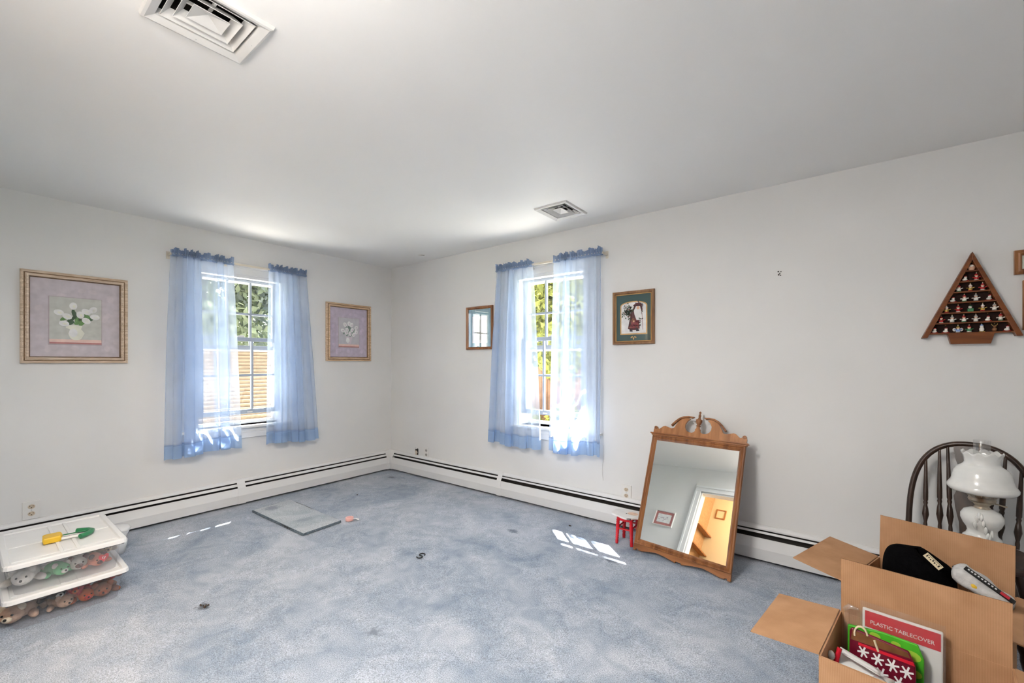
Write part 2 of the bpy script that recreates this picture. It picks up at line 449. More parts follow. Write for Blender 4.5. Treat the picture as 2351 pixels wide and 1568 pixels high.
hr = make_heater('baseboard_right', .0, XE, [(.0, .105), (1.708, 1.752)], 0, 0, 'white baseboard heater along the right wall')
hl = make_heater('baseboard_left', YR, .0, [(-1.668, -1.612), (-.105, .0)], 0, PI / 2, 'white baseboard heater along the left wall')

# ------------------------------------------------------------------ doorway and lit closet behind the camera
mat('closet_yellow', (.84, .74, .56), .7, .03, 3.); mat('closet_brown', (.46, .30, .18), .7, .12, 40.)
d = struct(root('door_1', ((DX0 + DX1) / 2, YR, 0)), 'white cased doorway to the closet')
hw = (DX1 - DX0) / 2
for sx in (-1, 1):
    mb = MB(); mb.box((sx * hw, 0, 0), (sx * (hw + .085), .018, DZ)); mb.box((sx * (hw + .055), .018, 0), (sx * (hw + .085), .026, DZ)); mb.build('casing', 'trim_white', d, .003)
    MB().box((sx * hw, -.1, 0), (sx * (hw - .02), 0, DZ)).build('jamb', 'trim_white', d)
mb = MB(); mb.box((-hw - .085, 0, DZ), (hw + .085, .018, DZ + .085)); mb.box((-hw - .085, .018, DZ + .055), (hw + .085, .026, DZ + .085)); mb.build('casing', 'trim_white', d, .003)
MB().box((-hw, -.1, DZ - .02), (hw, 0, DZ)).build('jamb', 'trim_white', d)
CX0, CX1, CY = 1.64, 3.1, -4.2
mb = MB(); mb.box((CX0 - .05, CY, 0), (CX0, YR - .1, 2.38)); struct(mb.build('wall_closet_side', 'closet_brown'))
mb = MB(); mb.box((CX0, CY - .05, 0), (CX1, CY, 2.38)); mb.box((CX1, CY, 0), (CX1 + .05, YR - .1, 2.38)); struct(mb.build('wall_closet', 'closet_yellow'))
struct(MB().box((CX0 - .05, CY - .05, 2.38), (CX1 + .05, YR - .1, 2.43)).build('ceiling_closet', 'closet_yellow'))
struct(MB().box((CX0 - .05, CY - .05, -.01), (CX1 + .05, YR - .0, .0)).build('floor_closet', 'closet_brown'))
for i, z in enumerate((1.12, 1.42, 1.72)):
    mb = MB(); mb.prism([(CX0, YR - .22), (CX0 + .10, YR - .40), (CX0 + .10, CY), (CX0, CY)], z, z + .02, ax='z')
    tag(mb.build('closet_shelf', 'oak_light', bevel=.002), ['lowest', 'middle', 'topmost'][i] + ' wooden shelf in the lit closet, seen in the mirror', 'shelf', 'closet shelves')
fr = root('square_picture', (1.79, CY, 2.12), PI)
for a_, b_ in (((-.075, 0, -.075), (.075, .015, -.06)), ((-.075, 0, .06), (.075, .015, .075)), ((-.075, 0, -.06), (-.06, .015, .06)), ((.06, 0, -.06), (.075, .015, .06))): MB().box((a_[0], -a_[1], a_[2]), (b_[0], -b_[1], b_[2])).build('molding', 'oak_light', fr)
MB().box((-.06, -.004, -.06), (.06, 0, .06)).build('panel', 'closet_yellow', fr)
tag(fr, 'small square wooden frame high on the closet wall, seen in the mirror', 'frame')
lp = root('closet_lamp', (2.75, -3.8, 2.38))
MB().lathe([(.05, 0), (.05, -.02), (.03, -.04), (.03, -.05)], 14).build('socket', 'outlet_white', lp)
mat('bulb_glow', (1, .9, .7), .4, emis=((1., .72, .40), 12.))
MB().ball((0, 0, -.085), .035).build('bulb', 'bulb_glow', lp)
tag(lp, 'bare glowing bulb under the closet ceiling', 'lamp')
ld = bpy.data.lights.new('closet_bulb_light', 'POINT'); ld.energy = 30; ld.color = (1, .80, .55); ld.shadow_soft_size = .04
lo = bpy.data.objects.new('closet_bulb_light', ld); COL.objects.link(lo); lo.location = (0, 0, -.15); lo.parent = lp

# ------------------------------------------------------------------ outdoors
mat('lawn', (.09, .12, .04), .9, .35, 3.); mat('bounce_stone', (.66, .645, .61), .8, .08, 4.)
mat('shingle_tan', (.115, .088, .060), .85, .18, 14.); mat('bark', (.16, .09, .05), .9, .3, 20.); mat('fence_wood', (.14, .075, .04), .8, .25, 7.)
mat('soffit_white', (.75, .75, .75), .6, .02, 3.)
struct(MB().box((-40, -30, -.62), (30, 40, -.6)).build('ground', 'lawn'))
mb = MB(); mb.box((-3.4, -8, -.6), (-.2, 8, -.55)); mb.box((-.2, .2, -.6), (10, 3.2, -.55)); struct(mb.build('bounce_paving', 'bounce_stone'), 'unseen pale paving added to bounce sunlight up to the ceiling')  # pale surface added out of view to bounce sun onto the ceiling
mb = MB(); mb.box((-.86, -6, 2.42), (-.16, .76, 2.52)); mb.box((-.16, .16, 2.42), (8, .64, 2.52)); struct(mb.build('eaves', 'soffit_white'))
def leafmat(name, a, b):
    m = bpy.data.materials.new(name); m.use_nodes = True
    nt = m.node_tree; N = nt.nodes; L = nt.links; N.remove(N['Principled BSDF']); out = N['Material Output']
    tc = N.new('ShaderNodeTexCoord'); n = N.new('ShaderNodeTexNoise'); n.inputs['Scale'].default_value = 2.2; n.inputs['Detail'].default_value = 5
    r = N.new('ShaderNodeValToRGB'); r.color_ramp.elements[0].color = (*a, 1); r.color_ramp.elements[1].color = (*b, 1); r.color_ramp.elements[0].position = .35; r.color_ramp.elements[1].position = .65
    L.new(tc.outputs['Object'], n.inputs['Vector']); L.new(n.outputs[0], r.inputs[0])
    d = N.new('ShaderNodeBsdfDiffuse'); t = N.new('ShaderNodeBsdfTranslucent'); x = N.new('ShaderNodeMixShader'); x.inputs[0].default_value = .45
    L.new(r.outputs[0], d.inputs[0]); L.new(r.outputs[0], t.inputs[0]); L.new(d.outputs[0], x.inputs[1]); L.new(t.outputs[0], x.inputs[2]); L.new(x.outputs[0], out.inputs[0])
    MATS[name] = m
leafmat('leaf_green', (.15, .19, .13), (.32, .36, .25)); leafmat('leaf_yellow', (.12, .14, .04), (.28, .29, .075)); leafmat('leaf_blue', (.11, .14, .13), (.20, .23, .21))
def foliage(name, blobs, n, size, material, parent):
    """n real leaves scattered through the given ellipsoids"""
    w = np.array([b[3] * b[4] * b[5] for b in blobs]); w = w / w.sum()
    idx = rng.choice(len(blobs), n, p=w); B = np.array(blobs)[idx]
    d = rng.normal(size=(n, 3)); d /= np.linalg.norm(d, axis=1)[:, None]
    d *= (rng.random(n) ** .35)[:, None]
    c = B[:, :3] + d * B[:, 3:]
    u = rng.normal(size=(n, 3)); u /= np.linalg.norm(u, axis=1)[:, None]
    q = rng.normal(size=(n, 3)); v = np.cross(u, q); v /= np.linalg.norm(v, axis=1)[:, None]
    s = size * (.6 + .8 * rng.random(n))[:, None]
    V = np.concatenate([c - u * s, c + v * s * .5, c + u * s, c - v * s * .5], 1).reshape(-1, 3)
    me = bpy.data.meshes.new(name); me.from_pydata(V.tolist(), [], np.arange(4 * n).reshape(-1, 4).tolist()); me.materials.append(MATS[material])
    o = bpy.data.objects.new(name, me); COL.objects.link(o); o.parent = parent; o['kind'] = 'stuff'
    return o
def tree(loc, h, r, material, label, n=5000, leaf=.10, low=.3):
    t = root('leafy_tree', loc)
    MB().tube([(0, 0, 0), (.05, .03, h * .35), (-.04, .05, h * .7), (.02, 0, h * .9)], [.16, .13, .09, .04], 8).build('trunk', 'bark', t)
    bl = [(0, 0, h * .72, r, r, h * .34)]
    for k in range(7):
        a = k * 2.4; bl.append((r * .75 * math.cos(a), r * .75 * math.sin(a), h * (low + .11 * k * (1 - low) * 1.2), r * .55, r * .55, h * .16))
    foliage('crown', bl, int(n * 2.0), leaf * 1.15, material, t)
    return tag(t, label, 'tree', 'trees outside the windows')
tree((-9.5, .8, -.6), 7.5, 2.3, 'leaf_green', 'tall green tree straight behind the left window', 7000)
tree((-8.6, 3.9, -.6), 7., 2.2, 'leaf_blue', 'blue-green tree seen through the right half of the left window', 6000)
tree((-9.0, -2.6, -.6), 7., 2.2, 'leaf_green', 'green tree behind the left curtain of the left window', 6000)
tree((-2.6, 8.2, -.6), 7., 1.7, 'leaf_blue', 'blue-green tree far behind the right window', 6000)
tree((-.75, 6.0, -.6), 5.2, 1.15, 'leaf_yellow', 'yellow-green tree close behind the right window', 5500, .085, .2)
tree((1.6, 7.4, -.6), 6.2, 1.6, 'leaf_yellow', 'yellow-green tree behind the right curtain of the right window', 5000, .09)
tree((-5.6, 8.6, -.6), 7., 2.2, 'leaf_green', 'green tree left of the yellow ones, far outside', 5000)
for i, (x, y, r, la) in enumerate(((-1.35, 4.4, .5, 'low yellow shrub before the fence, seen under the raised right sash'), (-.3, 4.6, .45, 'low yellow shrub right of the first, before the fence'), (.8, 4.4, .5, 'low yellow shrub behind the right curtain'))):
    s = root('garden_shrub', (x, y, -.6)); MB().tube([(0, 0, 0), (.02, 0, .5)], [.03, .015], 6).build('stem', 'bark', s)
    foliage('leaves', [(0, 0, .55, r, r, .42)], 1100, .06, 'leaf_yellow', s); tag(s, la, 'shrub', 'yellow shrubs')
fn = root('board_fence', (-1.2, 5.2, -.6))
for k in range(38):
    x = -3.6 + k * .175
    MB().box((x, 0, 0), (x + .165, .025, 1.75 + .012 * (k % 3))).build('board', 'fence_wood', fn)
for z in (.35, 1.35): MB().box((-3.6, .026, z), (3.05, .07, z + .09)).build('rail', 'fence_wood', fn)
tag(fn, 'brown board fence outside the right window', 'fence')
sh = root('garden_shed', (-4.2, -.4, -.6))
mb = MB(); n = 30
for k in range(n):                                        # shingle courses step up the slope
    x0 = 1.35 - k * .055; z0 = .25 + k * .062
    mb.box((x0 - .09, -3.4, z0), (x0, 3.6, z0 + .066))
ro = mb.build('shingle_roof', 'shingle_tan', sh); ro['kind'] = 'stuff'
mb = MB(); mb.prism([(1.2, 0), (1.2, .28), (-.36, 2.04), (-1.0, 1.3), (-1.0, 0)], -3.3, 3.5, 0, 'y') ; mb.build('walls', 'fence_wood', sh)
MB().tube([(-.345, -3.42, 2.09), (-.345, 3.62, 2.09)], .05, 8).build('ridge_cap', 'shingle_tan', sh)
tag(sh, 'low shed with a tan shingled roof outside the left window', 'shed')
# ------------------------------------------------------------------ added fill lamp (unseen, above and behind the camera), vents
mat('fill_panel', (.9, .88, .82), .4, emis=((1, .95, .88), 4.))
lp = root('fill_lamp', (3.3, -2.98, H))
MB().lathe([(.0005, 0), (.235, 0), (.235, -.02), (.222, -.026), (.215, -.024)], 36).build('rim', 'outlet_white', lp)
MB().lathe([(.215, -.024), (.205, -.06), (.16, -.09), (.08, -.108), (.0005, -.112)], 36).build('diffuser', 'fill_panel', lp)
tag(lp, 'added round fill lamp, unseen above and behind the camera', 'lamp')
ld = bpy.data.lights.new('fill_lamp_light', 'AREA'); ld.shape = 'DISK'; ld.size = .42; ld.energy = FILL_W; ld.color = (1, .955, .90)
lo = bpy.data.objects.new('fill_lamp_light', ld); COL.objects.link(lo); lo.location = (0, 0, -.118); lo.parent = lp
ld = bpy.data.lights.new('fill_lamp_glow', 'POINT'); ld.energy = FILL_W * .21; ld.color = (1, .955, .90); ld.shadow_soft_size = .10
lo = bpy.data.objects.new('fill_lamp_glow', ld); COL.objects.link(lo); lo.location = (0, 0, -.24); lo.parent = lp

def make_vent(rect, label):
    x0, y0, x1, y1 = rect
    w, d = (x1 - x0) / 2, (y1 - y0) / 2
    v = root('ceiling_vent', ((x0 + x1) / 2, (y0 + y1) / 2, H))
    def ring(mb, a, za, b, zb):                       # sloped square band between two half sizes
        A = [(-w + a, -d + a, za), (w - a, -d + a, za), (w - a, d - a, za), (-w + a, d - a, za)]
        B = [(-w + b, -d + b, zb), (w - b, -d + b, zb), (w - b, d - b, zb), (-w + b, d - b, zb)]
        mb.add(A + B, [(i, (i + 1) % 4, (i + 1) % 4 + 4, i + 4) for i in range(4)])
        return mb
    m = MB(); ring(m, 0, 0, .004, -.012); ring(m, .004, -.012, .012, -.014); ring(m, .012, -.014, .034, -.004); ring(m, .034, -.004, .040, .02); m.build('flange', 'vent_white', v)
    for k in range(2):
        a = .044 + k * .028
        m = MB(); ring(m, a, -.004, a + .022, .022); m.build('louver', 'vent_white', v, solid=.002)
    m = MB(); a = .100; m.add([(-w + a, -d + a, -.003), (w - a, -d + a, -.003), (w - a, d - a, -.003), (-w + a, d - a, -.003), (0, 0, .016)], [(0, 1, 4), (1, 2, 4), (2, 3, 4), (3, 0, 4)]); m.build('center_cone', 'vent_white', v, solid=.002)
    m = MB(); m.box((-.004, -d + .04, .016), (.004, d - .04, .024)); m.box((-w + .04, -.004, .016), (w - .04, .004, .024)); m.build('brace', 'vent_white', v)
    for sx, sy in ((1, 0), (-1, 0), (0, 1), (0, -1)): MB().lathe([(.004, -.012), (.003, -.014), (.0005, -.0145)], 8, (sx * (w - .018), sy * (d - .018), .0035)).build('screw', 'steel', v)
    m = MB(); m.box((-w + .031, -d + .031, .15), (w - .031, d - .031, .16)); ring(m, .031, .001, .031, .155); m.build('duct', 'vent_dark', v)
    tag(v, label, 'vent', 'ceiling vents')
make_vent(V1, 'square louvered ceiling vent cut by the top edge of the picture')
make_vent(V2, 'square louvered ceiling vent above the right window')

# ------------------------------------------------------------------ outlets
def make_outlet(loc, rz, label, face='outlet_ivory', w=.041, h=.060):
    o_ = root('wall_outlet', loc, rz)
    MB().box((-w, -.007, -h), (w, 0, h)).build('cover_plate', 'outlet_white', o_, .003)
    for s in (-1, 1):
        m = MB(); m.prism([(.017 * math.cos(a * PI / 8), s * .0235 + .0145 * math.sin(a * PI / 8)) for a in range(16)], -.009, -.0068); so = m.build('socket', face, o_)
        m = MB(); m.box((-.0085, -.0096, s * .0235), (-.006, -.0088, s * .0235 + .008)); m.box((.006, -.0096, s * .0235), (.0085, -.0088, s * .0235 + .008)); m.prism([(.003 * math.cos(a), s * .0235 - .007 + .003 * math.sin(a)) for a in np.linspace(0, 2 * PI, 8, False)], -.0096, -.0088); m.build('slot', 'black', so)
    m = MB(); m.lathe([(.003, 0), (.002, .001), (.0003, .0012)], 8); m.xf(Matrix.Rotation(PI / 2, 4, 'X')); m.build('screw', 'steel', o_, loc=(0, -.007, 0))
    tag(o_, label, 'outlet', 'wall outlets')
mat('outlet_grey', (.42, .40, .38), .4, .1, 60.)
make_outlet((0, -2.884, .283), PI / 2, 'white outlet with tan sockets above the plastic bins')
make_outlet((.640, 0, .268), 0, 'white outlet with grey sockets near the room corner', 'outlet_grey', .036, .058)
make_outlet((2.969, 0, .258), 0, 'white outlet with tan sockets beside the leaning mirror')
mb = MB(); mb.prism([(-.026, -.04), (.024, -.045), (.027, .03), (.014, .042), (-.02, .044), (-.027, .01)], -.001, 0, 0)
mb.box((-.012, -.012, -.03), (.008, 0, .012), 1); mb.box((-.005, -.014, -.012), (.014, 0, .0), 2)
mb.prism([(-.027, .03), (-.012, .046), (.012, .044), (.006, .028)], -.003, 0, 3)
tag(mb.build('open_wall_box', ['black', 'outlet_ivory', 'paper_torn', 'outlet_white'], loc=(.473, -.0005, .256)), 'ragged uncovered jack hole in the wall nearest the corner', 'wall jack')
mb = MB(); mb.tube([(0, 0, .0), (.002, -.002, -.10), (-.003, -.003, -.2), (.001, -.002, -.285)], .0022, 6)
tag(mb.build('loose_wire', 'outlet_white', loc=(2.771, -.006, .605)), 'thin white wire hanging down from the right window stool', 'wire')

# ------------------------------------------------------------------ curtains
sheer('sheer_blue', (.63, .74, .915), .58, .56, (.96, .975, 1.))
sheer('sheer_hem', (.52, .68, .90), .30, .55, (.85, .92, 1.))
sheer('sheer_gather', (.34, .44, .62), .22, .4, (.85, .9, 1.))
def make_curtain(loc, rz, x0t, x1t, x0b, x1b, zb, folds, seed, label, inner):
    """gathered sheer panel: tight on the rod, S-folds opening downwards; 'inner' = side of the flat, ungathered edge"""
    r_ = random.Random(seed); c = root('sheer_curtain', loc, rz)
    ZR = 2.135; wt = x1t - x0t
    # fold phase runs faster where the cloth is gathered
    K = 240; ph = [0.]; am = []
    knots = [r_.choice((.15, .4, .8, 1.)) for _ in range(9)]
    if inner > 0: knots[-1] = .05; knots[-2] = .25
    else: knots[0] = .05; knots[1] = .25
    def gather(s):
        q = s * 8; i = min(int(q), 7); t = q - i; t = t * t * (3 - 2 * t)
        return knots[i] * (1 - t) + knots[i + 1] * t
    for k in range(K): ph.append(ph[-1] + 2 * PI * folds / K * (.45 + .9 * gather((k + .5) / K)))
    def phase(s):
        q = s * K; i = min(int(q), K - 1); return ph[i] + (ph[i + 1] - ph[i]) * (q - i)
    o1, o2 = r_.uniform(0, 6), r_.uniform(0, 6)
    def P(s, t, dy=0., z=None):
        g = gather(s); f = phase(s) + .35 * math.sin(t * 2.2 + o1)
        z = ZR - (ZR - zb - .012 * math.sin(s * 5 + o2)) * t if z is None else z
        tt = t ** .9
        x = (x0t + wt * s) * (1 - tt) + (x0b + (x1b - x0b) * s) * tt
        A = (.30 + .70 * g) * (.018 + .030 * min(1., t * 2.5))
        lam = (x1t - x0t) / folds
        x += -.40 * lam * g * math.sin(2 * f) * (.6 + .6 * min(1, t * 2)) + .006 * t * math.sin(4 * s + o1)
        y = -(.078 + .020 * t) + A * math.sin(f) + .010 * t * math.sin(f * .5 + o2) + dy
        return (x, y, z)
    NU = 200; hz = .105 / (ZR - zb)
    MB().grid(lambda s, t: P(s, t), NU, 26).build('panel', 'sheer_blue', c)
    MB().grid(lambda s, t: P(s, 1 - hz * (1 - t), -.0015), NU, 4).build('hem', 'sheer_hem', c)
    MB().grid(lambda s, t: P(s, 1 - hz - .005 + .007 * t, -.0022), NU, 1).build('seam', 'sheer_gather', c)
    # rod pocket and ruffled heading: tight pleats front and back of the rod
    def head(side):
        def Q(s, t):
            f = phase(s) * 4.1 + side * 1.7
            zz = ZR - .016 + .036 * t if t < .52 else ZR + .003 + (t - .52) / .48 * (.042 + .012 * math.sin(phase(s) * 1.3 + o2) + .006 * math.sin(phase(s) * 3.7))
            bow = math.sin(min(1., t / .52) * PI)
            spread_ = max(0, (t - .5)) * 2
            x = x0t + wt * s + .004 * math.sin(2 * f)
            y = -.078 + side * (.0085 * bow + .0055) + (.0045 + .012 * spread_ * (.4 + gather(s))) * math.sin(f)
            return (x, y, zz)
        return Q
    m = MB()
    for sd in (-1, 1): m.grid(head(sd), 220, 9)
    m.build('heading', 'sheer_gather', c)
    tag(c, label, 'curtain', 'blue sheer curtains')
LW, RW = WC['left'], WC['right']
make_curtain((0, 0, 0), PI / 2, -2.150, -1.715, -2.205, -1.655, .515, 6.5, 3, 'wide blue sheer curtain on the left side of the left window', 1)
make_curtain((0, 0, 0), PI / 2, -1.418, -1.070, -1.458, -.965, .505, 6, 11, 'blue sheer curtain on the right side of the left window', -1)
make_curtain((0, 0, 0), 0, 1.718, 2.134, 1.622, 2.238, .515, 6, 5, 'blue sheer curtain on the left side of the right window, beside the small mirror-like picture', 1)
make_curtain((0, 0, 0), 0, 2.352, 2.800, 2.318, 2.802, .52, 6, 8, 'blue sheer curtain on the right side of the right window, beside the green-matted picture', -1)
def make_rod(loc, rz, x0, x1, label):
    r_ = root('curtain_rod', loc, rz)
    m = MB(); m.prism([(x0, -.082), (x1, -.082), (x1, -.076), (x0, -.076)], 2.128, 2.146, ax='z'); m.build('rod', 'rod_cream', r_, .002)
    for x in (x0, x1): MB().box((x - .003, -.08, 2.128), (x + .003, -.001, 2.146)).build('return', 'rod_cream', r_)
    for x in (x0, x1): MB().box((x - .012, -.003, 2.105), (x + .012, 0, 2.165)).build('bracket', 'rod_cream', r_)
    MB().box(((x0 + x1) / 2 - .17, -.075, 2.105), ((x0 + x1) / 2 - .15, -.022, 2.128)).build('support', 'rod_cream', r_)
    tag(r_, label, 'curtain rod', 'curtain rods')
make_rod((0, 0, 0), PI / 2, -2.152, -1.066, 'flat cream curtain rod over the left window')
make_rod((0, 0, 0), 0, 1.712, 2.806, 'flat cream curtain rod over the right window')

# ------------------------------------------------------------------ pictures
def frame_mesh(w, h, prof, mi=0, dark=()):
    """mitred moulding: rectangles at (inset, depth towards the room)"""
    m = MB(); vs = []; fs = []
    for ins, dep in prof:
        a, b = w / 2 - ins, h / 2 - ins
        vs += [(-a, -dep, -b), (a, -dep, -b), (a, -dep, b), (-a, -dep, b)]
    for i in range(len(prof) - 1):
        for k in range(4):
            k2 = (k + 1) % 4; fs.append((i * 4 + k, i * 4 + k2, i * 4 + 4 + k2, i * 4 + 4 + k))
    m.add(vs, fs, mi)
    m.m = [1 if (i // 4) in dark else mi for i in range(len(fs))]
    return m
for nm, c in dict(pr_mauve=(178, 170, 176), pr_lilac=(192, 182, 190), pr_grey=(176, 177, 172), pr_mauveb=(184, 175, 180), pr_violetb=(182, 170, 186), pr_white=(236, 232, 226), pr_cream=(222, 210, 196), pr_green=(92, 132, 74), pr_dkgreen=(60, 84, 62), pr_pink=(206, 178, 170), pr_rose=(166, 112, 110), pr_paper=(214, 214, 212), pr_beard=(236, 234, 232), pr_fir=(44, 66, 50), pr_ink=(44, 40, 54), pr_teal=(44, 70, 70), pr_gold=(180, 142, 92), pr_brown=(112, 70, 52), pr_maroon=(70, 24, 30), pr_robe=(112, 46, 50), pr_slate=(70, 70, 90), pr_flesh=(220, 170, 140), pr_blueteal=(110, 150, 160), pr_shadow=(158, 146, 152), pr_red=(190, 30, 40)).items():
    mat(nm, tuple(min(.88, q * 1.4) for q in srgb(*c)), .6, .09, 22.)
def bouquet_print(m, w, h, ox, oz, bw, bh, flowers, vase, mi):
    """painted panel with a vase of white flowers; mi maps role -> slot; layers 0.3 mm apart"""
    y = -.0006
    m.flat([(-w / 2, -h / 2), (w / 2, -h / 2), (w / 2, h / 2), (-w / 2, h / 2)], 0, mi['mat'])
    rr = random.Random(4)
    for k in range(26):
        m.ell(rr.uniform(-.46, .46) * w, rr.uniform(-.47, .47) * h, .05 * w, .03 * h, -.0003 - k * 1e-5, mi['mat2'], 10, rr.uniform(0, 3))
    m.flat([(ox - bw / 2 - .006, oz - bh / 2 - .008), (ox + bw / 2 + .003, oz - bh / 2 - .008), (ox + bw / 2 + .003, oz + bh / 2 + .003), (ox - bw / 2 - .006, oz + bh / 2 + .003)], y, mi['edge'])
    m.flat([(ox - bw / 2, oz - bh / 2), (ox + bw / 2, oz - bh / 2), (ox + bw / 2, oz + bh / 2), (ox - bw / 2, oz + bh / 2)], y - .0003, mi['back'])
    m.flat([(ox - bw / 2, oz - bh / 2), (ox + bw / 2, oz - bh / 2), (ox + bw / 2, oz - bh / 2 + .10 * bh), (ox - bw / 2, oz - bh / 2 + .10 * bh)], y - .0006, mi['table'])
    m.flat([(ox - bw / 2, oz - bh / 2), (ox + bw / 2, oz - bh / 2), (ox + bw / 2, oz - bh / 2 + .035 * bh), (ox - bw / 2, oz - bh / 2 + .035 * bh)], y - .0009, mi['rose'])
    for i, (fx, fz, a) in enumerate(flowers):               # stems and leaves first
        m.flat([(ox - .004, oz - .08 * bh), (ox + .006, oz - .08 * bh), (ox + fx + .003, oz + fz), (ox + fx - .003, oz + fz)], y - .0012, mi['leaf'])
        m.ell(ox + fx * .62, oz + fz * .55 - .01, .012, .034, y - .0013, mi['leaf'] if i % 2 else mi['leaf2'], 10, -a + .3)
    m.flat([(ox + px * 1., oz + pz) for px, pz in vase], y - .0016, mi['vase'])
    m.ell(ox - .015, oz - .26 * bh, .022, .03, y - .0019, mi['white'], 12)
    for i, (fx, fz, a) in enumerate(flowers):
        m.ell(ox + fx, oz + fz, .020, .026, y - .0019 - i * 3e-5, mi['white'], 12, a)
        m.ell(ox + fx + .004, oz + fz - .002, .007, .012, y - .0026, mi['cream'], 8, a)
ROLE = ['pr_mauve', 'pr_mauveb', 'pr_shadow', 'pr_grey', 'pr_pink', 'pr_rose', 'pr_green', 'pr_dkgreen', 'pr_cream', 'pr_white']
MI = dict(mat=0, mat2=1, edge=2, back=3, table=4, rose=5, leaf=6, leaf2=7, vase=8, cream=8, white=9)
def wall_picture(name, loc, rz, w, h, prof, fmat, label, tilt=0.):
    p = root(name, loc, rot=(0, 0, rz)) if not tilt else root(name, loc, rot=(0, tilt, rz))
    frame_mesh(w, h, prof, 0, (3, 7, 8) if fmat.startswith('gold') else ()).build('frame', [fmat, 'frame_groove'] if fmat.startswith('gold') else fmat, p)
    ins, dep = prof[-1]
    return p, w - 2 * ins, h - 2 * ins
GOLD = [(0, 0), (0, .022), (.006, .026), (.016, .020), (.022, .022), (.030, .030), (.036, .030), (.040, .022), (.044, .012), (.046, .006)]
p, gw, gh = wall_picture('floral_picture', (0, -2.668, 1.578), PI / 2, .536, .625, GOLD, 'gold_frame', '')
m = MB(); bouquet_print(m, gw, gh, -.005, -.015, .26, .325,
    [(-.015, .105, 0), (-.085, .055, 1.2), (.05, .07, .9), (.02, .045, .2), (-.045, .03, 1.0), (.085, .085, -.6), (.095, .035, 1.4), (.05, .005, .8), (-.06, -.02, 1.3)],
    [(-.035, -.03), (.03, -.03), (.024, -.055), (.042, -.085), (.025, -.125), (.012, -.135), (-.012, -.135), (-.03, -.12), (-.04, -.09), (-.03, -.06), (-.052, -.05), (-.05, -.035)], MI)
m.build('print', ROLE, p, loc=(0, -.006, 0))
MB().box((-gw / 2, -.0098, -gh / 2), (gw / 2, -.0092, gh / 2)).build('glass', 'picture_glass', p)
tag(p, 'gold-framed print of white tulips in a vase, leftmost on the left wall', 'picture', 'floral pictures')
p, gw, gh = wall_picture('floral_picture', (0, -.560, 1.598), PI / 2, .535, .625, GOLD, 'gold_frame_b', '')
mat('pr_violet', srgb(200, 188, 206), .6, .09, 22.); mat('pr_palegrey', srgb(204, 202, 208), .6, .06, 22.); mat('pr_sage', srgb(130, 150, 142), .6, .09, 22.)
ROLE2 = ['pr_violet', 'pr_violetb', 'pr_shadow', 'pr_palegrey', 'pr_pink', 'pr_rose', 'pr_sage', 'pr_sage', 'pr_lilac', 'pr_white']
m = MB(); bouquet_print(m, gw, gh, .0, .0, .245, .32,
    [(0, .10, 0), (-.05, .085, .4), (.03, .085, -.3), (-.075, .02, 1.2), (-.025, .03, .3), (.035, .03, -.5), (.085, .06, -.8), (.085, .01, .4), (.01, -.01, .1), (.055, -.02, -.4), (-.035, 0, .5)],
    [(-.04, -.045), (.04, -.045), (.034, -.075), (.02, -.125), (-.015, -.13), (-.03, -.075)], MI)
m.build('print', ROLE2, p, loc=(0, -.006, 0))
MB().box((-gw / 2, -.0098, -gh / 2), (gw / 2, -.0092, gh / 2)).build('glass', 'picture_glass', p)
tag(p, 'gold-framed print of small white flowers on mauve, between left window and corner', 'picture', 'floral pictures')

WGP = [(0, 0), (0, .018), (.004, .022), (.016, .022), (.022, .014), (.0225, .012)]
p, gw, gh = wall_picture('robed_figure_picture', (3.027, 0, 1.616), 0, .332, .412, WGP, 'walnut_gold', '')
frame_mesh(gw, gh, [(0, .012), (.002, .016), (.005, .015), (.006, .006)]).build('gilt_lip', 'pr_gold', p)
m = MB(); y = -.0008
m.flat([(-gw / 2, -gh / 2), (gw / 2, -gh / 2), (gw / 2, gh / 2), (-gw / 2, gh / 2)], 0, 0)
def arch(w, z0, z1, rise): return [(-w, z0), (w, z0), (w, z1)] + [(w * math.cos(t), z1 + rise * math.sin(t)) for t in np.linspace(.25, PI - .25, 13)] + [(-w, z1)]
m.flat(arch(.108, -.13, .090, .038), y, 1); m.flat(arch(.098, -.12, .090, .029), y * 2, 2)
rr = random.Random(9)
m.flat([(-.045, -.085), (-.02, .03), (.0, .07), (.045, .07), (.055, .02), (.045, -.03), (.05, -.085), (.02, -.095), (-.02, -.095)], y * 3, 3)                    # robe
m.flat([(-.03, -.08), (-.005, .0), (.03, .0), (.042, -.08)], y * 3.3, 4)
for k in range(60): m.ell(rr.uniform(-.035, .045), rr.uniform(-.085, .05), .005, .004, y * 3.6, rr.choice((3, 4, 5, 8, 9)), 7)
for k in range(110): m.ell(-.035 + rr.gauss(0, .024), .045 + rr.gauss(0, .026), .008, .004, y * 3.8, rr.choice((5, 5, 6, 9)), 7, rr.uniform(0, 3))                 # evergreen bundle
for k in range(34): m.ell(.04 + rr.gauss(0, .018), .098 + rr.gauss(0, .008), .009, .004, y * 3.9, rr.choice((5, 3, 8)), 7, rr.uniform(0, 3))                       # wreath on the hood
m.flat([(.0, .045), (.02, .085), (.05, .085), (.065, .04), (.05, -.02), (.025, -.02)], y * 4, 10)                                                                  # white beard and hair
m.ell(.037, .073, .012, .012, y * 4.4, 7)
for k in range(14): m.ell(.06 + rr.gauss(0, .010), -.02 + rr.gauss(0, .02), .005, .004, y * 4.2, rr.choice((3, 5, 8)), 7)
m.ell(.0, -.02, .012, .018, y * 4.3, 9, 10, .2); m.ell(.004, -.028, .006, .008, y * 4.5, 7, 8)
m.flat([(.0, .07), (.008, .098), (.022, .112), (.05, .112), (.066, .098), (.072, .06), (.066, .02), (.06, .06), (.05, .09), (.022, .09), (.012, .06)], y * 3.95, 3)
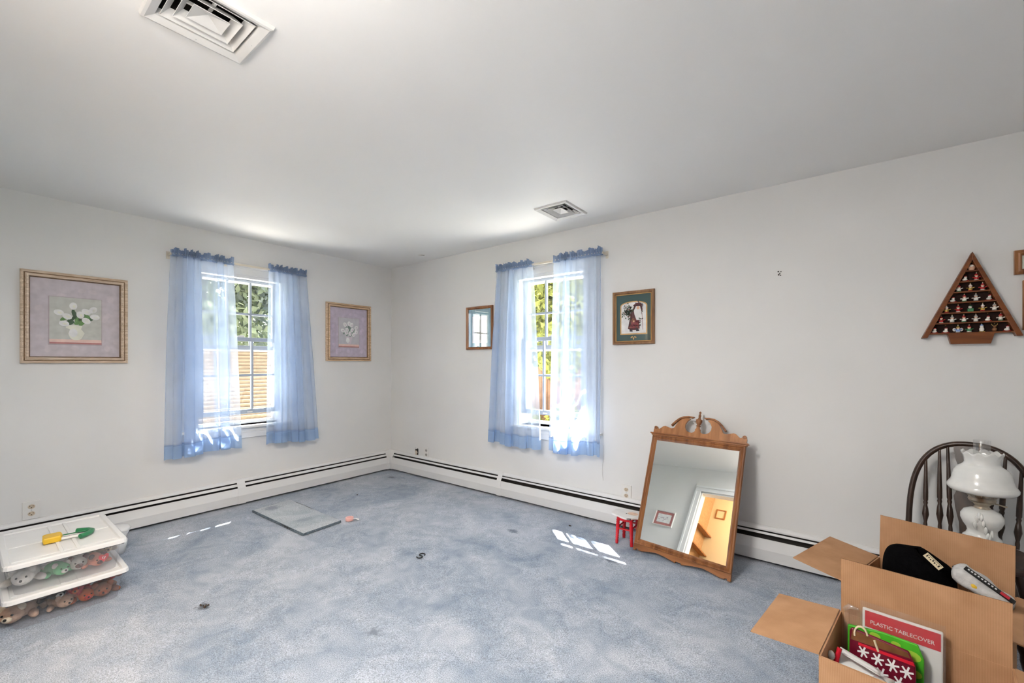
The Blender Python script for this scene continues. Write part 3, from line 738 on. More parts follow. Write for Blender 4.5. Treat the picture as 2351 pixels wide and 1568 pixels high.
m.flat([(-.02, .04), (.004, .05), (.012, .0), (-.002, -.012), (-.022, .0)], y * 4.1, 3)
m.flat([(-.03, -.09), (-.008, -.09), (-.006, -.108), (-.03, -.106)], y * 4, 8); m.flat([(.02, -.09), (.042, -.09), (.048, -.104), (.022, -.106)], y * 4, 8)
m.flat([(.066, .03), (.069, .03), (.076, -.095), (.073, -.095)], y * 4, 4)
for a, b, t in ((-.014, -.150, .5), (.014, -.150, -.5), (0, -.160, 1.57)): m.ell(a, b, .011, .0055, y, 1, 10, t)
m.build('print', ['pr_teal', 'pr_gold', 'pr_paper', 'pr_maroon', 'pr_robe', 'pr_fir', 'pr_dkgreen', 'pr_flesh', 'pr_ink', 'pr_brown', 'pr_beard'], p, loc=(0, -.004, 0))
MB().box((-gw / 2, -.0098, -gh / 2), (gw / 2, -.0092, gh / 2)).build('glass', 'picture_glass', p)
tag(p, 'green-matted arched print of a bearded robed figure, right of the right window', 'picture')

p, gw, gh = wall_picture('teal_picture', (1.437, 0, 1.615), 0, .352, .43, [(0, 0), (0, .018), (.005, .023), (.014, .021), (.020, .016), (.026, .012), (.027, .006)], 'oak_brown', '')
m = MB(); m.flat([(-gw / 2, -gh / 2), (gw / 2, -gh / 2), (gw / 2, gh / 2), (-gw / 2, gh / 2)], 0, 0); m.flat([(-.10, -.15), (.10, -.15), (.10, .12), (-.10, .12)], -.0006, 1); m.ell(0, .05, .025, .035, -.0012, 2); m.flat([(-.05, -.12), (-.02, .03), (.02, .03), (.05, -.12)], -.001, 2)
m.build('print', ['pr_blueteal', 'pr_paper', 'pr_grey'], p, loc=(0, -.004, 0))
MB().box((-gw / 2, -.0098, -gh / 2), (gw / 2, -.0092, gh / 2)).build('glass', 'picture_glass_bright', p)
tag(p, 'small brown-framed teal-matted picture half behind the right window curtain', 'picture')

OAKF = [(0, 0), (0, .016), (.004, .020), (.012, .016), (.018, .019), (.024, .014), (.027, .006)]
for (cz, h, la, sx) in ((1.760, .118, 'small brown-framed print at the right edge, upper one', 0), (1.55, .24, 'brown-framed print at the right edge, under the upper small one', .028)):
    p, gw, gh = wall_picture('small_picture', (5.055 + sx, 0, cz), 0, .18, h, OAKF, 'oak_brown', '')
    m = MB(); m.flat([(-gw / 2, -gh / 2), (gw / 2, -gh / 2), (gw / 2, gh / 2), (-gw / 2, gh / 2)], 0, 0)
    for k in range(14): m.ell(rr.gauss(0, .02), rr.gauss(0, .015), .008, .006, -.0005 - k * 1e-5, rr.choice((1, 2, 3)), 8)
    m.build('print', ['pr_cream', 'pr_rose', 'pr_slate', 'pr_dkgreen'], p, loc=(0, -.004, 0))
    MB().box((-gw / 2, -.0085, -gh / 2), (gw / 2, -.008, gh / 2)).build('glass', 'picture_glass', p)
    tag(p, la, 'picture', 'small pictures at the right edge')
# red-matted print on the rear wall, seen in the mirror
p, gw, gh = wall_picture('red_matted_picture', (1.44, YR, 1.515), PI, .31, .235, [(0, 0), (0, .014), (.004, .018), (.012, .016), (.016, .006)], 'outlet_white', '')
m = MB(); m.flat([(-gw / 2, -gh / 2), (gw / 2, -gh / 2), (gw / 2, gh / 2), (-gw / 2, gh / 2)], 0, 0); m.flat([(-.105, -.065), (.105, -.065), (.105, .065), (-.105, .065)], -.0006, 1)
for k in range(16): m.ell(rr.gauss(0, .045), rr.gauss(0, .016), .012, .006, -.001 - k * 1e-5, 2, 8, rr.uniform(-.6, .6))
m.build('print', ['pr_rose', 'pr_paper', 'pr_mauve'], p, loc=(0, -.004, 0))
tag(p, 'white-framed print with a red mat on the rear wall, seen in the mirror', 'picture')
# ------------------------------------------------------------------ leaning mirror
mr = bpy.data.materials.new('mirror_silver'); mr.use_nodes = True
_p = mr.node_tree.nodes['Principled BSDF']; _p.inputs['Metallic'].default_value = 1; _p.inputs['Roughness'].default_value = .01; _p.inputs['Base Color'].default_value = (.93, .95, .93, 1); MATS['mirror_silver'] = mr
BX = Vector((.9924, -.1234, 0)).normalized(); BN = Vector((-.1151, -.9254, .3611)).normalized(); BY = -BN; BZ = BX.cross(BY).normalized()
mm = root('leaning_mirror', (3.178, -.381, .004))
mm.rotation_euler = Matrix((BX, BY, BZ)).transposed().to_euler()
W_, ZB, ZT = .617, .040, .795
m = MB()
prof = [(0, .0), (0, .010), (.003, .016), (.010, .018), (.015, .013), (.020, .016), (.026, .018), (.033, .010), (.037, .004)]
fm = frame_mesh(W_, ZT - ZB, prof); fm.xf(Matrix.Translation((W_ / 2, 0, (ZT + ZB) / 2))); fm.build('frame', 'oak_brown', mm)
MB().box((.034, -.005, ZB + .034), (W_ - .034, .004, ZT - .034)).build('glass', 'mirror_silver', mm)
MB().box((.004, .004, ZB), (W_ - .004, .010, ZT)).build('backing', 'oak_brown', mm)
c = W_ / 2
half = [(.020, 0), (.020, .010), (.032, .010), (.036, .004), (.060, .003), (.10, .012), (.16, .022), (.22, .016), (.275, .004), (.288, .001), (.293, .010)]
pts = [(0, .041), (0, .0), (.018, .0)] + half + [(W_ - x, z) for x, z in half[::-1]] + [(W_ - .018, 0), (W_, 0), (W_, .041)]
MB().prism(pts, -.012, .006).build('base_apron', 'oak_brown_x', mm, .0015)
# cornice and broken-arch crest
mb = MB(); mb.box((-.006, -.020, ZT - .002), (W_ + .006, .006, ZT + .007)); mb.box((-.014, -.026, ZT + .007), (W_ + .014, .006, ZT + .016)); mb.build('cornice', 'oak_brown_x', mm, .002)
L_ = [(0, .81), (0, .835), (.004, .852), (.014, .861), (.026, .857), (.030, .846), (.040, .842), (.050, .850), (.056, .855), (.066, .864), (.081, .869), (.105, .862), (.128, .856), (.146, .862), (.155, .884), (.172, .912), (.195, .934), (.225, .944), (.252, .936), (.232, .918), (.221, .895), (.221, .873), (.232, .853), (.252, .842), (.272, .841), (.286, .848), (.292, .860), (.290, .868), (.297, .874), (.299, .890)]
pts = L_ + [(W_ - x, z) for x, z in L_[::-1]]
MB().prism(pts, -.008, .005).build('crest', 'oak_light', mm, .001)
for s in (1, -1):                                            # moulded arch caps
    path = [(.124, .880), (.132, .890), (.150, .912), (.176, .935), (.205, .949), (.240, .954), (.279, .951)]
    path = [(x if s > 0 else W_ - x, z) for x, z in path]
    inn = [(x + (.008 if s > 0 else -.008), z - .010) for x, z in path]
    inn[-1] = (path[-1][0] - s * .018, path[-1][1] - .012)
    MB().prism(path + inn[::-1], -.018, .005).build('arch_cap', 'oak_brown_x', mm, .002)
    ex = .014 if s > 0 else W_ - .014
    mb = MB(); mb.prism([(ex + .011 * math.cos(a), .850 + .011 * math.sin(a)) for a in np.linspace(0, 2 * PI, 14, False)], -.012, .005); mb.build('scroll', 'oak_brown', mm, .001)
mb = MB(); mb.lathe([(.012, .888), (.017, .893), (.010, .897), (.013, .903), (.021, .922), (.020, .930), (.023, .934), (.012, .940), (.007, .952), (.009, .962), (.007, .972), (.004, .978), (.008, .984), (.006, .992), (.0005, .996)], 14, (c, -.002, 0)); mb.build('finial', 'oak_brown', mm)
tag(mm, 'tall wood-framed mirror with broken-arch crest leaning on the right wall', 'mirror')

# ------------------------------------------------------------------ little painted stool
mat('stool_white', (.74, .72, .70), .5, .05, 20.); mat('stool_red', (.50, .012, .02), .35, .08, 20.); mat('stool_blush', (.72, .50, .38), .6, .2, 40.); mat('black_paint', (.03, .025, .025), .5)
st = root('toy_stool', (3.088, -.268, 0), .04)
SZ = .195
out = []
for k in range(48):                                          # rounded animal-shaped seat: body, head with ear bump, feet
    a = 2 * PI * k / 48
    r = .105 + .010 * math.cos(2 * a) + .008 * math.cos(5 * a + .5) + .006 * math.sin(3 * a)
    out.append((r * .98 * math.cos(a), r * .86 * math.sin(a)))
MB().prism(out, SZ - .014, SZ, ax='z').build('seat', 'stool_white', st, .003)
MB().prism([(.035 + .038 * math.cos(a) , .012 + .03 * math.sin(a)) for a in np.linspace(0, 2 * PI, 14, False)], SZ, SZ + .0008, 0, 'z').build('painted_cheek', 'stool_blush', st)
MB().prism([(-.004 + .006 * math.cos(a), -.008 + .005 * math.sin(a)) for a in np.linspace(0, 2 * PI, 8, False)], SZ, SZ + .001, 0, 'z').build('painted_eye', 'black_paint', st)
for k in range(5): MB().box((.020 + k * .008, -.0905, SZ - .013), (.0225 + k * .008, -.084, SZ - .001)).build('painted_toe', 'black_paint', st)
legs = [(-.042, -.068), (.050, -.068), (-.038, .040), (.052, .040)]
for x, y in legs:
    pr = []; 
    for t, r in ((0, .010), (.02, .0115), (.035, .0095), (.042, .0125), (.049, .0095), (.056, .0125), (.063, .0095), (.07, .012), (.13, .0135), (.14, .010), (.147, .013), (.154, .010), (.161, .013), (.168, .010), (.181, .0115)): pr.append((t, r))
    bx, by = x * 1.16, y * 1.16
    MB().tube([(bx + (x - bx) * t / .181, by + (y - by) * t / .181, t) for t, _ in pr], [r for _, r in pr], 10).build('leg', 'stool_red', st)
for (i, j, z) in ((0, 1, .105), (2, 3, .122), (0, 2, .114), (1, 3, .114)):
    a, b = legs[i], legs[j]; MB().tube([(a[0] * 1.07, a[1] * 1.07, z), (b[0] * 1.07, b[1] * 1.07, z)], .0055, 8).build('stretcher', 'stool_red', st)
mb = MB()
for (i, j) in ((0, 1), (2, 3), (0, 2), (1, 3)):
    a, b = Vector((*legs[i], 0)), Vector((*legs[j], 0)); d_ = (b - a).normalized(); n_ = Vector((-d_.y, d_.x, 0)) * .005
    mb.prism([((a + n_).x, (a + n_).y), ((b + n_).x, (b + n_).y), ((b - n_).x, (b - n_).y), ((a - n_).x, (a - n_).y)], SZ - .034, SZ - .0145, ax='z')
mb.build('seat_rail', 'stool_red', st)
tag(st, 'tiny white-topped stool with turned red legs beside the mirror', 'stool')

# ------------------------------------------------------------------ floor bits
rg = root('carpet_remnant', (.305, -1.645, 0), 0)
pts = [(.036, -.012), (.30, .002), (.60, -.006), (.868, .006), (.850, .16), (.845, .318), (.55, .314), (.27, .320), (-.008, .312), (.012, .15)]
cm = MB(); cm.prism(pts, .002, .016, ax='z'); cm.build('backing', 'heater_dark', rg)
def rp(u, v):
    a = Vector(pts[0]).lerp(Vector(pts[3]), u); b = Vector(pts[8]).lerp(Vector(pts[5]), u); q = a.lerp(b, v)
    e = min(u, 1 - u, v, 1 - v)
    return (q.x, q.y, .016 + .008 * min(1, e * 14) ** .5 + .0015 * math.sin(q.x * 31) * math.sin(q.y * 27))
cm = MB(); cm.grid(rp, 60, 26); cm.build('pile', 'carpet_remnant', rg)
mat('fringe', (.14, .18, .22), .95, .4, 120.)
cm = MB()
per = [(Vector(pts[0]), Vector(pts[3])), (Vector(pts[3]), Vector(pts[5]))]
for a, b in per:
    n_ = int((b - a).length / .006)
    for k in range(n_):
        q = a.lerp(b, k / n_); nn = Vector((-(b - a).y, (b - a).x)).normalized() * -1
        w = random.uniform(.001, .005); cm.tube([(q.x, q.y, .018), (q.x + nn.x * w, q.y + nn.y * w, .010), (q.x + nn.x * w * 1.3, q.y + nn.y * w * 1.3, .001)], [.0025, .003, .002], 4)
fo = cm.build('frayed_edge', 'fringe', rg); fo['kind'] = 'stuff'
tag(rg, 'pale blue-grey rectangle of carpet remnant lying by the left window', 'carpet remnant')
mat('pink_plastic', (.85, .48, .44), .3, .03, 20.); mat('white_plastic', (.80, .80, .80), .3, .02, 15.)
tp = root('tape_roll', (1.165, -1.262, .002), .5)
mb = MB(); mb.lathe([(.018, 0), (.030, 0), (.031, .002), (.031, .024), (.029, .026), (.019, .026), (.018, .024), (.018, 0)], 22); mb.build('roll', 'pink_plastic', tp)
mb = MB(); mb.grid(lambda u, v: (.028 + .055 * u, -.012 + .024 * v * (1 - .2 * u), .012 + .010 * math.sin(u * 2.6) - .006 * u), 8, 2); mb.build('loose_end', 'white_plastic', tp, solid=.001)
tag(tp, 'small pink roll with a loose white end beside the carpet remnant', 'tape roll')
mb = MB(); mb.tube([(.022 * math.cos(a) , .020 + .020 * math.sin(a), .006) for a in np.linspace(-.2, 1.5 * PI, 12)] + [(.022 * math.cos(a), -.020 + .020 * math.sin(a), .006) for a in np.linspace(PI / 2, -PI * .95, 11)], .0042, 7)
tag(mb.xf(Matrix.Scale(.85, 4)).build('s_hook', 'black', loc=(2.115, -1.33, 0), rot=(0, 0, .35)), 'small black S-shaped hook on the bare carpet', 'hook')
mat('lint_brown', (.06, .04, .03), .9, .3, 60.)
for i, (x, y, la) in enumerate(((1.665, -2.395, 'crumbly dark scrap on the carpet in front of the bins'), (.62, -.85, 'tiny dark speck on the carpet near the left heater'), (2.63, -.28, 'tiny dark speck on the carpet near the right heater'))):
    mb = MB()
    for k in range(7 if i == 0 else 2): mb.ball((random.gauss(0, .014 if i == 0 else .004), random.gauss(0, .008 if i == 0 else .003), .004), (random.uniform(.004, .008), random.uniform(.003, .006), .004), 6, 4)
    tag(mb.build('carpet_debris', 'lint_brown', loc=(x, y, 0)), la, 'debris', 'carpet debris')

# ------------------------------------------------------------------ plastic bins and toys
clear('bin_clear', (.97, .97, .98), .06, .15, .12, (.85, .87, .90))
clear('bin_frosted', (.97, .97, .98), .05, .3, .22, (.86, .88, .90))
def bin_shell(m, x0, x1, y0, y1, z0, z1, tap):
    """thin-walled open tub, narrower at the bottom, rounded corners"""
    def loop(a, b, c_, d_, r, z):
        L = []
        for (cx, cy, s) in ((b - r, d_ - r, 0), (a + r, d_ - r, 1), (a + r, c_ + r, 2), (b - r, c_ + r, 3)):
            for k in range(4):
                t = (s + k / 3) * PI / 2; L.append((cx + r * math.cos(t), cy + r * math.sin(t), z))
        return L
    lo = loop(x0 + tap, x1 - tap, y0 + tap, y1 - tap, .03, z0); hi = loop(x0, x1, y0, y1, .035, z1); n = len(lo)
    m.add(lo + hi, [(i, (i + 1) % n, (i + 1) % n + n, i + n) for i in range(n)], 0, True); m.add(lo, [list(range(n))[::-1]])
    return m
def lid_mesh(x0, x1, y0, y1, z, h):
    m = MB(); r = .03
    def loop(ins, zz):
        L = []
        for (cx, cy, s) in ((x1 - r, y1 - r, 0), (x0 + r, y1 - r, 1), (x0 + r, y0 + r, 2), (x1 - r, y0 + r, 3)):
            for k in range(4):
                t = (s + k / 3) * PI / 2; L.append((cx + (r - ins) * math.cos(t), cy + (r - ins) * math.sin(t), zz))
        return L
    loops = [loop(.008, z - .004), loop(-.002, z), loop(0, z + h - .006), loop(.006, z + h), loop(.024, z + h), loop(.029, z + h - .007)]
    n = 16
    for i in range(len(loops) - 1): m.add(loops[i] + loops[i + 1], [(k, (k + 1) % n, (k + 1) % n + n, k + n) for k in range(n)])
    m.add(loops[-1], [list(range(n))])
    return m
def make_bin(z0, h, x0, x1, y0, y1, shell, label):
    b = root('storage_bin', (0, 0, z0))
    bin_shell(MB(), x0 + .02, x1 - .02, y0 + .02, y1 - .02, .001, h - .006, .018).build('tub', shell, b)
    m = MB(); 
    m.box((x0 + .012, y0 + .012, h - .022), (x1 - .012, y0 + .02, h - .012)); m.box((x0 + .012, y1 - .02, h - .022), (x1 - .012, y1 - .012, h - .012)); m.box((x0 + .012, y0 + .012, h - .022), (x0 + .02, y1 - .012, h - .012)); m.box((x1 - .02, y0 + .012, h - .022), (x1 - .012, y1 - .012, h - .012)); m.build('rim', 'bin_frosted', b, .002)
    l = lid_mesh(x0, x1, y0, y1, h - .012, .022).build('lid', 'white_plastic', b)
    xm, ym = (x0 + x1) / 2, (y0 + y1) / 2; zt = h + .004
    m = MB(); m.box((x0 + .03, ym + .03, zt - .002), (x1 - .03, ym + .045, zt + .004)); m.build('lid_rib', 'white_plastic', l, .002); m = MB(); m.box((x0 + .03, ym - .03, zt - .002), (x1 - .03, ym - .015, zt + .004)); m.build('lid_rib', 'white_plastic', l, .002)
    m = MB(); m.box((x0 + .30, y0 + .03, zt - .002), (x0 + .315, y1 - .03, zt + .0035)); m.build('lid_rib', 'white_plastic', l, .002); m = MB(); m.box((x1 - .07, y0 + .03, zt - .002), (x1 - .06, y1 - .03, zt + .003)); m.build('lid_rib', 'white_plastic', l, .002)
    tag(b, label, 'storage bin', 'stacked storage bins')
BX0, BX1, BY0, BY1 = .605, 1.235, -3.058, -2.612
make_bin(.0, .150, BX0, BX1, BY0, BY1, 'bin_clear', 'clear plastic bin with white lid, lower of the stack')
make_bin(.1585, .150, BX0 - .005, BX1 - .012, BY0 + .002, BY1 - .005, 'bin_frosted', 'frosted plastic bin with white lid, upper of the stack')
for nm, c_ in dict(plush_brown=(146, 92, 66), plush_tan=(202, 168, 146), plush_black=(34, 38, 42), plush_red=(186, 42, 44), plush_orange=(205, 92, 42), plush_white=(228, 226, 222), plush_green=(110, 200, 140), plush_pink=(216, 140, 120), plush_maroon=(100, 60, 62), plush_cream=(226, 212, 190), plush_rust=(150, 80, 56)).items():
    mat(nm, srgb(*c_), .95, .12, 60., bump=.4, bscale=220)
def plush(loc, rz, s, body, face, label, tagged=False, lie=0.):
    t = root('stuffed_toy', loc, rz); m = MB()
    m.ball((0, 0, .030 * s), (.052 * s, .040 * s, .030 * s)); m.ball((.060 * s, 0, .036 * s), (.032 * s, .032 * s, .030 * s))
    for sx, sy in ((.03, .042), (.03, -.042), (-.045, .034), (-.045, -.034)): m.ball((sx * s, sy * s, .016 * s), (.034 * s, .014 * s, .014 * s), 8, 6, 0, (0, 0, .6 if sy > 0 else -.6))
    m.build('body', body, t)
    for sy in (-1, 1): MB().ball((.062 * s, sy * .026 * s, .060 * s), (.008 * s, .013 * s, .014 * s), 8, 6).build('ear', face, t)
    MB().ball((.088 * s, 0, .030 * s), (.012 * s, .014 * s, .011 * s), 8, 6).build('muzzle', face, t)
    m = MB(); m.ball((.088 * s, .013 * s, .044 * s), .004 * s, 6, 4); m.ball((.088 * s, -.013 * s, .044 * s), .004 * s, 6, 4); m.ball((.100 * s, 0, .034 * s), .005 * s, 6, 4); m.build('eyes_and_nose', 'black', t)
    if tagged:
        m = MB(); m.prism([(.0, -.024), (.021, -.002), (.020, .012), (.010, .016), (0, .009), (-.010, .016), (-.020, .012), (-.021, -.002)], -.001, .001, ax='x'); hg = m.build('heart_tag', 'pr_red', t, loc=(.10 * s, .01, .055 * s))
        text('ty', .022, 'tag_lettering', 'pr_white', hg, (.0016, 0, -.001), (PI / 2, 0, PI / 2))
    tag(t, label, 'stuffed toy', 'stuffed toys in the bins')
plush((1.045, -2.982, .004), -.5, 1.35, 'plush_tan', 'plush_cream', 'tan stuffed toy at the left end of the lower bin')
plush((1.025, -2.882, .045), .2, 1.1, 'plush_black', 'plush_white', 'black and white stuffed toy in the lower bin')
plush((1.065, -2.862, .004), .3, 1.0, 'plush_tan', 'plush_tan', 'tan stuffed toy under the black one in the lower bin')
plush((1.055, -2.792, .05), -.2, .95, 'plush_red', 'plush_orange', 'red and orange stuffed toy in the middle of the lower bin')
plush((1.065, -2.772, .004), .1, 1.0, 'plush_orange', 'plush_red', 'orange stuffed toy at the bottom of the lower bin')
plush((1.065, -2.697, .004), -.1, 1.15, 'plush_brown', 'plush_rust', 'brown stuffed toy at the right end of the lower bin')
plush((1.040, -2.925, .072), .1, .95, 'plush_black', 'plush_black', 'plain black stuffed toy lying on top at the left of the lower bin')
plush((1.050, -2.735, .078), .2, .8, 'plush_maroon', 'plush_red', 'maroon stuffed toy lying on top near the middle of the lower bin')
plush((1.055, -2.672, .070), .1, .8, 'plush_rust', 'plush_red', 'rust-coloured stuffed toy on top at the right of the lower bin')
plush((1.035, -2.972, 0.1710), -.2, 1.25, 'plush_white', 'plush_white', 'white stuffed toy at the left end of the upper bin')
plush((1.045, -2.872, 0.1690), .3, 1.0, 'plush_green', 'plush_white', 'mint green stuffed toy in the upper bin')
plush((1.025, -2.792, 0.1690), .0, 1.1, 'plush_white', 'plush_maroon', 'white and maroon stuffed toy in the middle of the upper bin')
plush((1.055, -2.732, 0.1690), .2, 1.0, 'plush_pink', 'plush_maroon', 'salmon stuffed toy with a red heart tag in the upper bin', True)
plush((0.985, -2.692, .20), .2, .95, 'plush_cream', 'plush_tan', 'cream stuffed toy high at the right of the upper bin')
# oversized safety pin on the lid
mat('pin_yellow', (.74, .47, .035), .35, .06, 20.); mat('pin_green', (.03, .20, .085), .35, .05, 20.)
pn = root('toy_safety_pin', (.955, -2.832, .3145), math.radians(84))
m = MB(); m.prism([(-.075, -.045), (-.010, -.040), (-.004, -.015), (-.006, .020), (-.012, .045), (-.070, .043), (-.080, .030), (-.070, .012), (-.079, -.010), (-.072, -.025)], 0, .032, ax='z'); m.build('clasp', 'pin_yellow', pn, .006)
m = MB(); m.tube([(.062, -.066, .014), (.082, -.050, .014), (.104, -.022, .014), (.110, .006, .014), (.096, .032, .014), (.072, .048, .014), (.050, .058, .014)], .0125, 10); m.build('bend', 'pin_green', pn)
MB().tube([(-.02, .020, .016), (.09, .016, .016)], .0028, 6).build('wire', 'pin_green', pn)
MB().tube([(-.02, -.024, .010), (.04, -.030, .010), (.078, -.040, .012)], .0075, 8).build('white_arm', 'white_plastic', pn)
tag(pn, 'oversized toy safety pin, yellow and green, on the upper lid', 'safety pin')
wt = root('white_tub', (.47, -2.56, 0), .25); wt.scale = (.82, .82, .95)
def scal(i, a): return 0
m = MB(); prof_ = [(.055, 0), (.075, .0), (.088, .05), (.095, .085), (.082, .10), (.098, .13), (.112, .165), (.108, .168), (.09, .13), (.0005, .12)]
m.lathe(prof_, 28, wob=lambda i, a: .006 * math.cos(7 * a) if i in (5, 6, 7) else 0); m.build('bowl', 'white_plastic', wt)
m = MB(); m.lathe([(.114, .163), (.118, .167), (.1, .182), (.04, .188), (.0005, .188)], 28, wob=lambda i, a: .005 * math.cos(7 * a) if i < 2 else 0); m.build('cover', 'white_plastic', wt)
tag(wt, 'white scalloped tub on the floor behind the stacked bins', 'tub')
# ------------------------------------------------------------------ tree-shaped shelf with tiny ornaments
ts = root('tree_shelf', (4.811, 0, 1.40))
mat('shelf_back', (.020, .006, .004), .8, .2, 30.)
HW, TH, DP = .178, .432, .042
apx = .008
MB().prism([(-HW + .02, .018), (HW - .02, .018), (apx, TH - .025)], -.006, -.001).build('back_panel', 'shelf_back', ts)
for s in (-1, 1):
    x0 = s * HW; wd = .019
    MB().prism([(x0, 0), (x0 - s * wd * 1.15, 0), (apx, TH - wd * 2.2), (apx, TH)], -DP, -.0005).build('side_rail', 'tree_oak', ts, .001)
rows = []
for k in range(7):
    z = .018 + .0525 * (6 - k); hw = HW * (1 - z / TH) - .010
    cx = apx * z / TH
    MB().box((cx - hw, -DP + .003, z), (cx + hw, -.002, z + .0065)).build('shelf', 'tree_oak', ts)
    rows.append((z, hw, cx))
MB().prism([(-.080, .018), (.085, .018), (.072, -.034), (-.068, -.034)], -DP + .004, -.001).build('trunk_base', 'tree_oak', ts, .001)
tag(ts, 'brown wooden tree-shaped shelf on the right wall, full of tiny ornaments', 'shelf')
mat('orn_white', (.86, .82, .76), .4, .1, 200.); mat('orn_red', (.42, .03, .03), .4, .1, 200.); mat('orn_green', (.06, .22, .10), .4, .1, 200.); mat('orn_skin', (.72, .44, .30), .5); mat('orn_gold', (.55, .38, .10), .35, .1, 100., metal=.6); mat('orn_blue', (.20, .32, .60), .4); mat('orn_brown', (.20, .09, .04), .5); mat('orn_grey', (.45, .45, .43), .4)
OM = ['orn_white', 'orn_red', 'orn_green', 'orn_skin', 'orn_gold', 'orn_blue', 'orn_brown', 'orn_grey']
def ornament(kind, loc, label):
    m = MB(); w, r, g, sk, go, bl, br, gy = range(8)
    def fig(body, coat, hat, arms=1):
        m.ball((0, 0, .009), (.0075, .006, .009), 8, 6, body); m.ball((0, -.001, .0205), .0058, 8, 6, sk); m.ball((0, -.0035, .0175), (.004, .0028, .0035), 6, 4, w)
        m.lathe([(.0066, .0225), (.0062, .0245), (.003, .029), (.0004, .032)], 8, (0, 0, 0), hat)
        m.ball((0, 0, .0325), .002, 6, 4, w); m.ball((0, 0, .0035), (.0085, .007, .0028), 8, 4, coat)
        if arms:
            m.tube([(-.006, 0, .014), (-.0125, -.003, .010 + .004 * arms)], .0024, 6, body); m.tube([(.006, 0, .014), (.0125, -.003, .016)], .0024, 6, body)
    if kind == 0: fig(r, w, r)
    elif kind == 1: fig(w, g, r)
    elif kind == 2: fig(w, gy, gy)
    elif kind == 3: fig(g, w, r)
    elif kind == 4:                                            # figure popping out of a box
        m.box((-.009, -.007, 0), (.009, .007, .014), g); m.ball((0, 0, .020), .006, 8, 6, w); m.lathe([(.007, .024), (.003, .028), (.0004, .031)], 8, (0, 0, 0), g)
    elif kind == 5:                                            # winged
        fig(bl, w, go); m.ball((-.011, .003, .014), (.006, .0015, .008), 8, 5, w); m.ball((.011, .003, .014), (.006, .0015, .008), 8, 5, w)
    elif kind == 6:                                            # penguin-like
        m.ball((0, 0, .012), (.008, .007, .012), 8, 6, w); m.ball((0, 0, .025), .006, 8, 6, w); m.lathe([(.006, .028), (.003, .033), (.0004, .036)], 8, (0, 0, 0), bl); m.ball((-.005, -.004, .002), (.005, .005, .002), 6, 4, go); m.ball((.005, -.004, .002), (.005, .005, .002), 6, 4, go)
    elif kind == 7:                                            # reindeer-like
        m.ball((0, 0, .010), (.008, .006, .009), 8, 6, br); m.ball((0, -.003, .021), (.0055, .006, .005), 8, 6, br)
        for s in (-1, 1): m.tube([(s * .003, 0, .025), (s * .008, 0, .030), (s * .009, 0, .035)], .001, 5, go)
    elif kind == 8:                                            # round face on a disc
        m.ball((0, 0, .013), (.0115, .004, .014), 12, 8, sk); m.ball((0, -.003, .020), (.007, .002, .004), 8, 5, w)
    elif kind == 9:                                            # on a sled / rocking horse
        m.tube([(-.012, 0, .002), (0, 0, .0005), (.012, 0, .004)], .0018, 6, r); m.ball((0, 0, .008), (.009, .005, .006), 8, 6, w); m.ball((.002, 0, .017), .0055, 8, 6, w); m.ball((.002, 0, .022), (.005, .005, .003), 8, 5, r)
    elif kind == 10: fig(go, r, w)
    top = .034
    m.tube([(.0015 * math.cos(a), 0, top + .0015 + .0018 * math.sin(a)) for a in np.linspace(0, 2 * PI, 7)], .0004, 4, go)
    o = m.xf(Matrix.Scale(1.16, 4)).build('tiny_ornament', OM, loc=loc)
    tag(o, label, 'ornament', 'ornaments on the tree shelf')
PLAN = [[8], [9, 0], [1, 10, 0], [9, 1, 2, 9], [10, 0, 4, 10, 2], [0, 2, 1, 2, 9, 1], [9, 9, 5, 3, 6, 7, 9]]
ORD = ['leftmost', 'second', 'third', 'fourth', 'fifth', 'sixth', 'seventh']; SHN = ['top', 'second', 'third', 'fourth', 'fifth', 'sixth', 'bottom']
DESC = {0: 'tiny red-coated', 1: 'tiny red-capped white', 2: 'tiny pale grey', 3: 'tiny green-coated', 4: 'tiny green-boxed', 5: 'tiny blue winged', 6: 'tiny blue-capped round', 7: 'tiny brown antlered', 8: 'tiny round-faced', 9: 'tiny white and red', 10: 'tiny gold-coated'}
for k, row in enumerate(PLAN):
    z, hw, cx = rows[k]; n = len(row)
    for i, kd in enumerate(row):
        x = cx + (0 if n == 1 else (-1 + 2 * (i + .5) / n) * (hw - .012)) + random.uniform(-.002, .002)
        if k == 0: lab = 'tiny round-faced ornament alone at the top of the tree shelf'
        else: lab = DESC[kd] + ' ornament, ' + (ORD[i] + (' from left' if i else '')) + ' on ' + SHN[k] + ' row of the tree shelf'
        ornament(kd, (4.811 + x, -.024, 1.40 + z + .0062), lab)

# ------------------------------------------------------------------ bow-back chair with the oil lamp
ch = root('bow_back_chair', (4.735, -.375, 0), math.radians(-15))
sz = .440
out = []
for k in range(40):                                           # shield-shaped saddle seat, wide at the front (-y)
    a = 2 * PI * k / 40; x, y = math.cos(a), math.sin(a)
    wd = .205 + .035 * max(0, -y) + .012 * abs(x)
    out.append((x * wd * (1.08 if y < 0 else 1.0), y * .205))
m = MB(); m.prism(out, sz - .038, sz - .004, ax='z'); m.build('seat', 'dark_walnut', ch, .012)
by = .165; lean = .085
def bow(t):                                                   # t 0..1 along the hoop
    a = PI * t; c_ = math.cos(a); s_ = math.sin(a)
    x = -.215 * (abs(c_) ** .85) * (1 if c_ > 0 else -1); z = (sz - .02) + .448 * s_ ** .62
    return Vector((x, by + lean * (z - sz) / .45, z))
m = MB(); m.tube([bow(t) for t in np.linspace(0, 1, 41)], .0125, 10); m.build('bow', 'dark_walnut', ch)
def bow_z(x):
    best = min(np.linspace(.02, .98, 200), key=lambda t: abs(bow(t).x - x)); return bow(best)
SP = [(-.150, -.160), (-.098, -.112), (-.060, -.082), (.060, .082), (.098, .112), (.150, .160)]
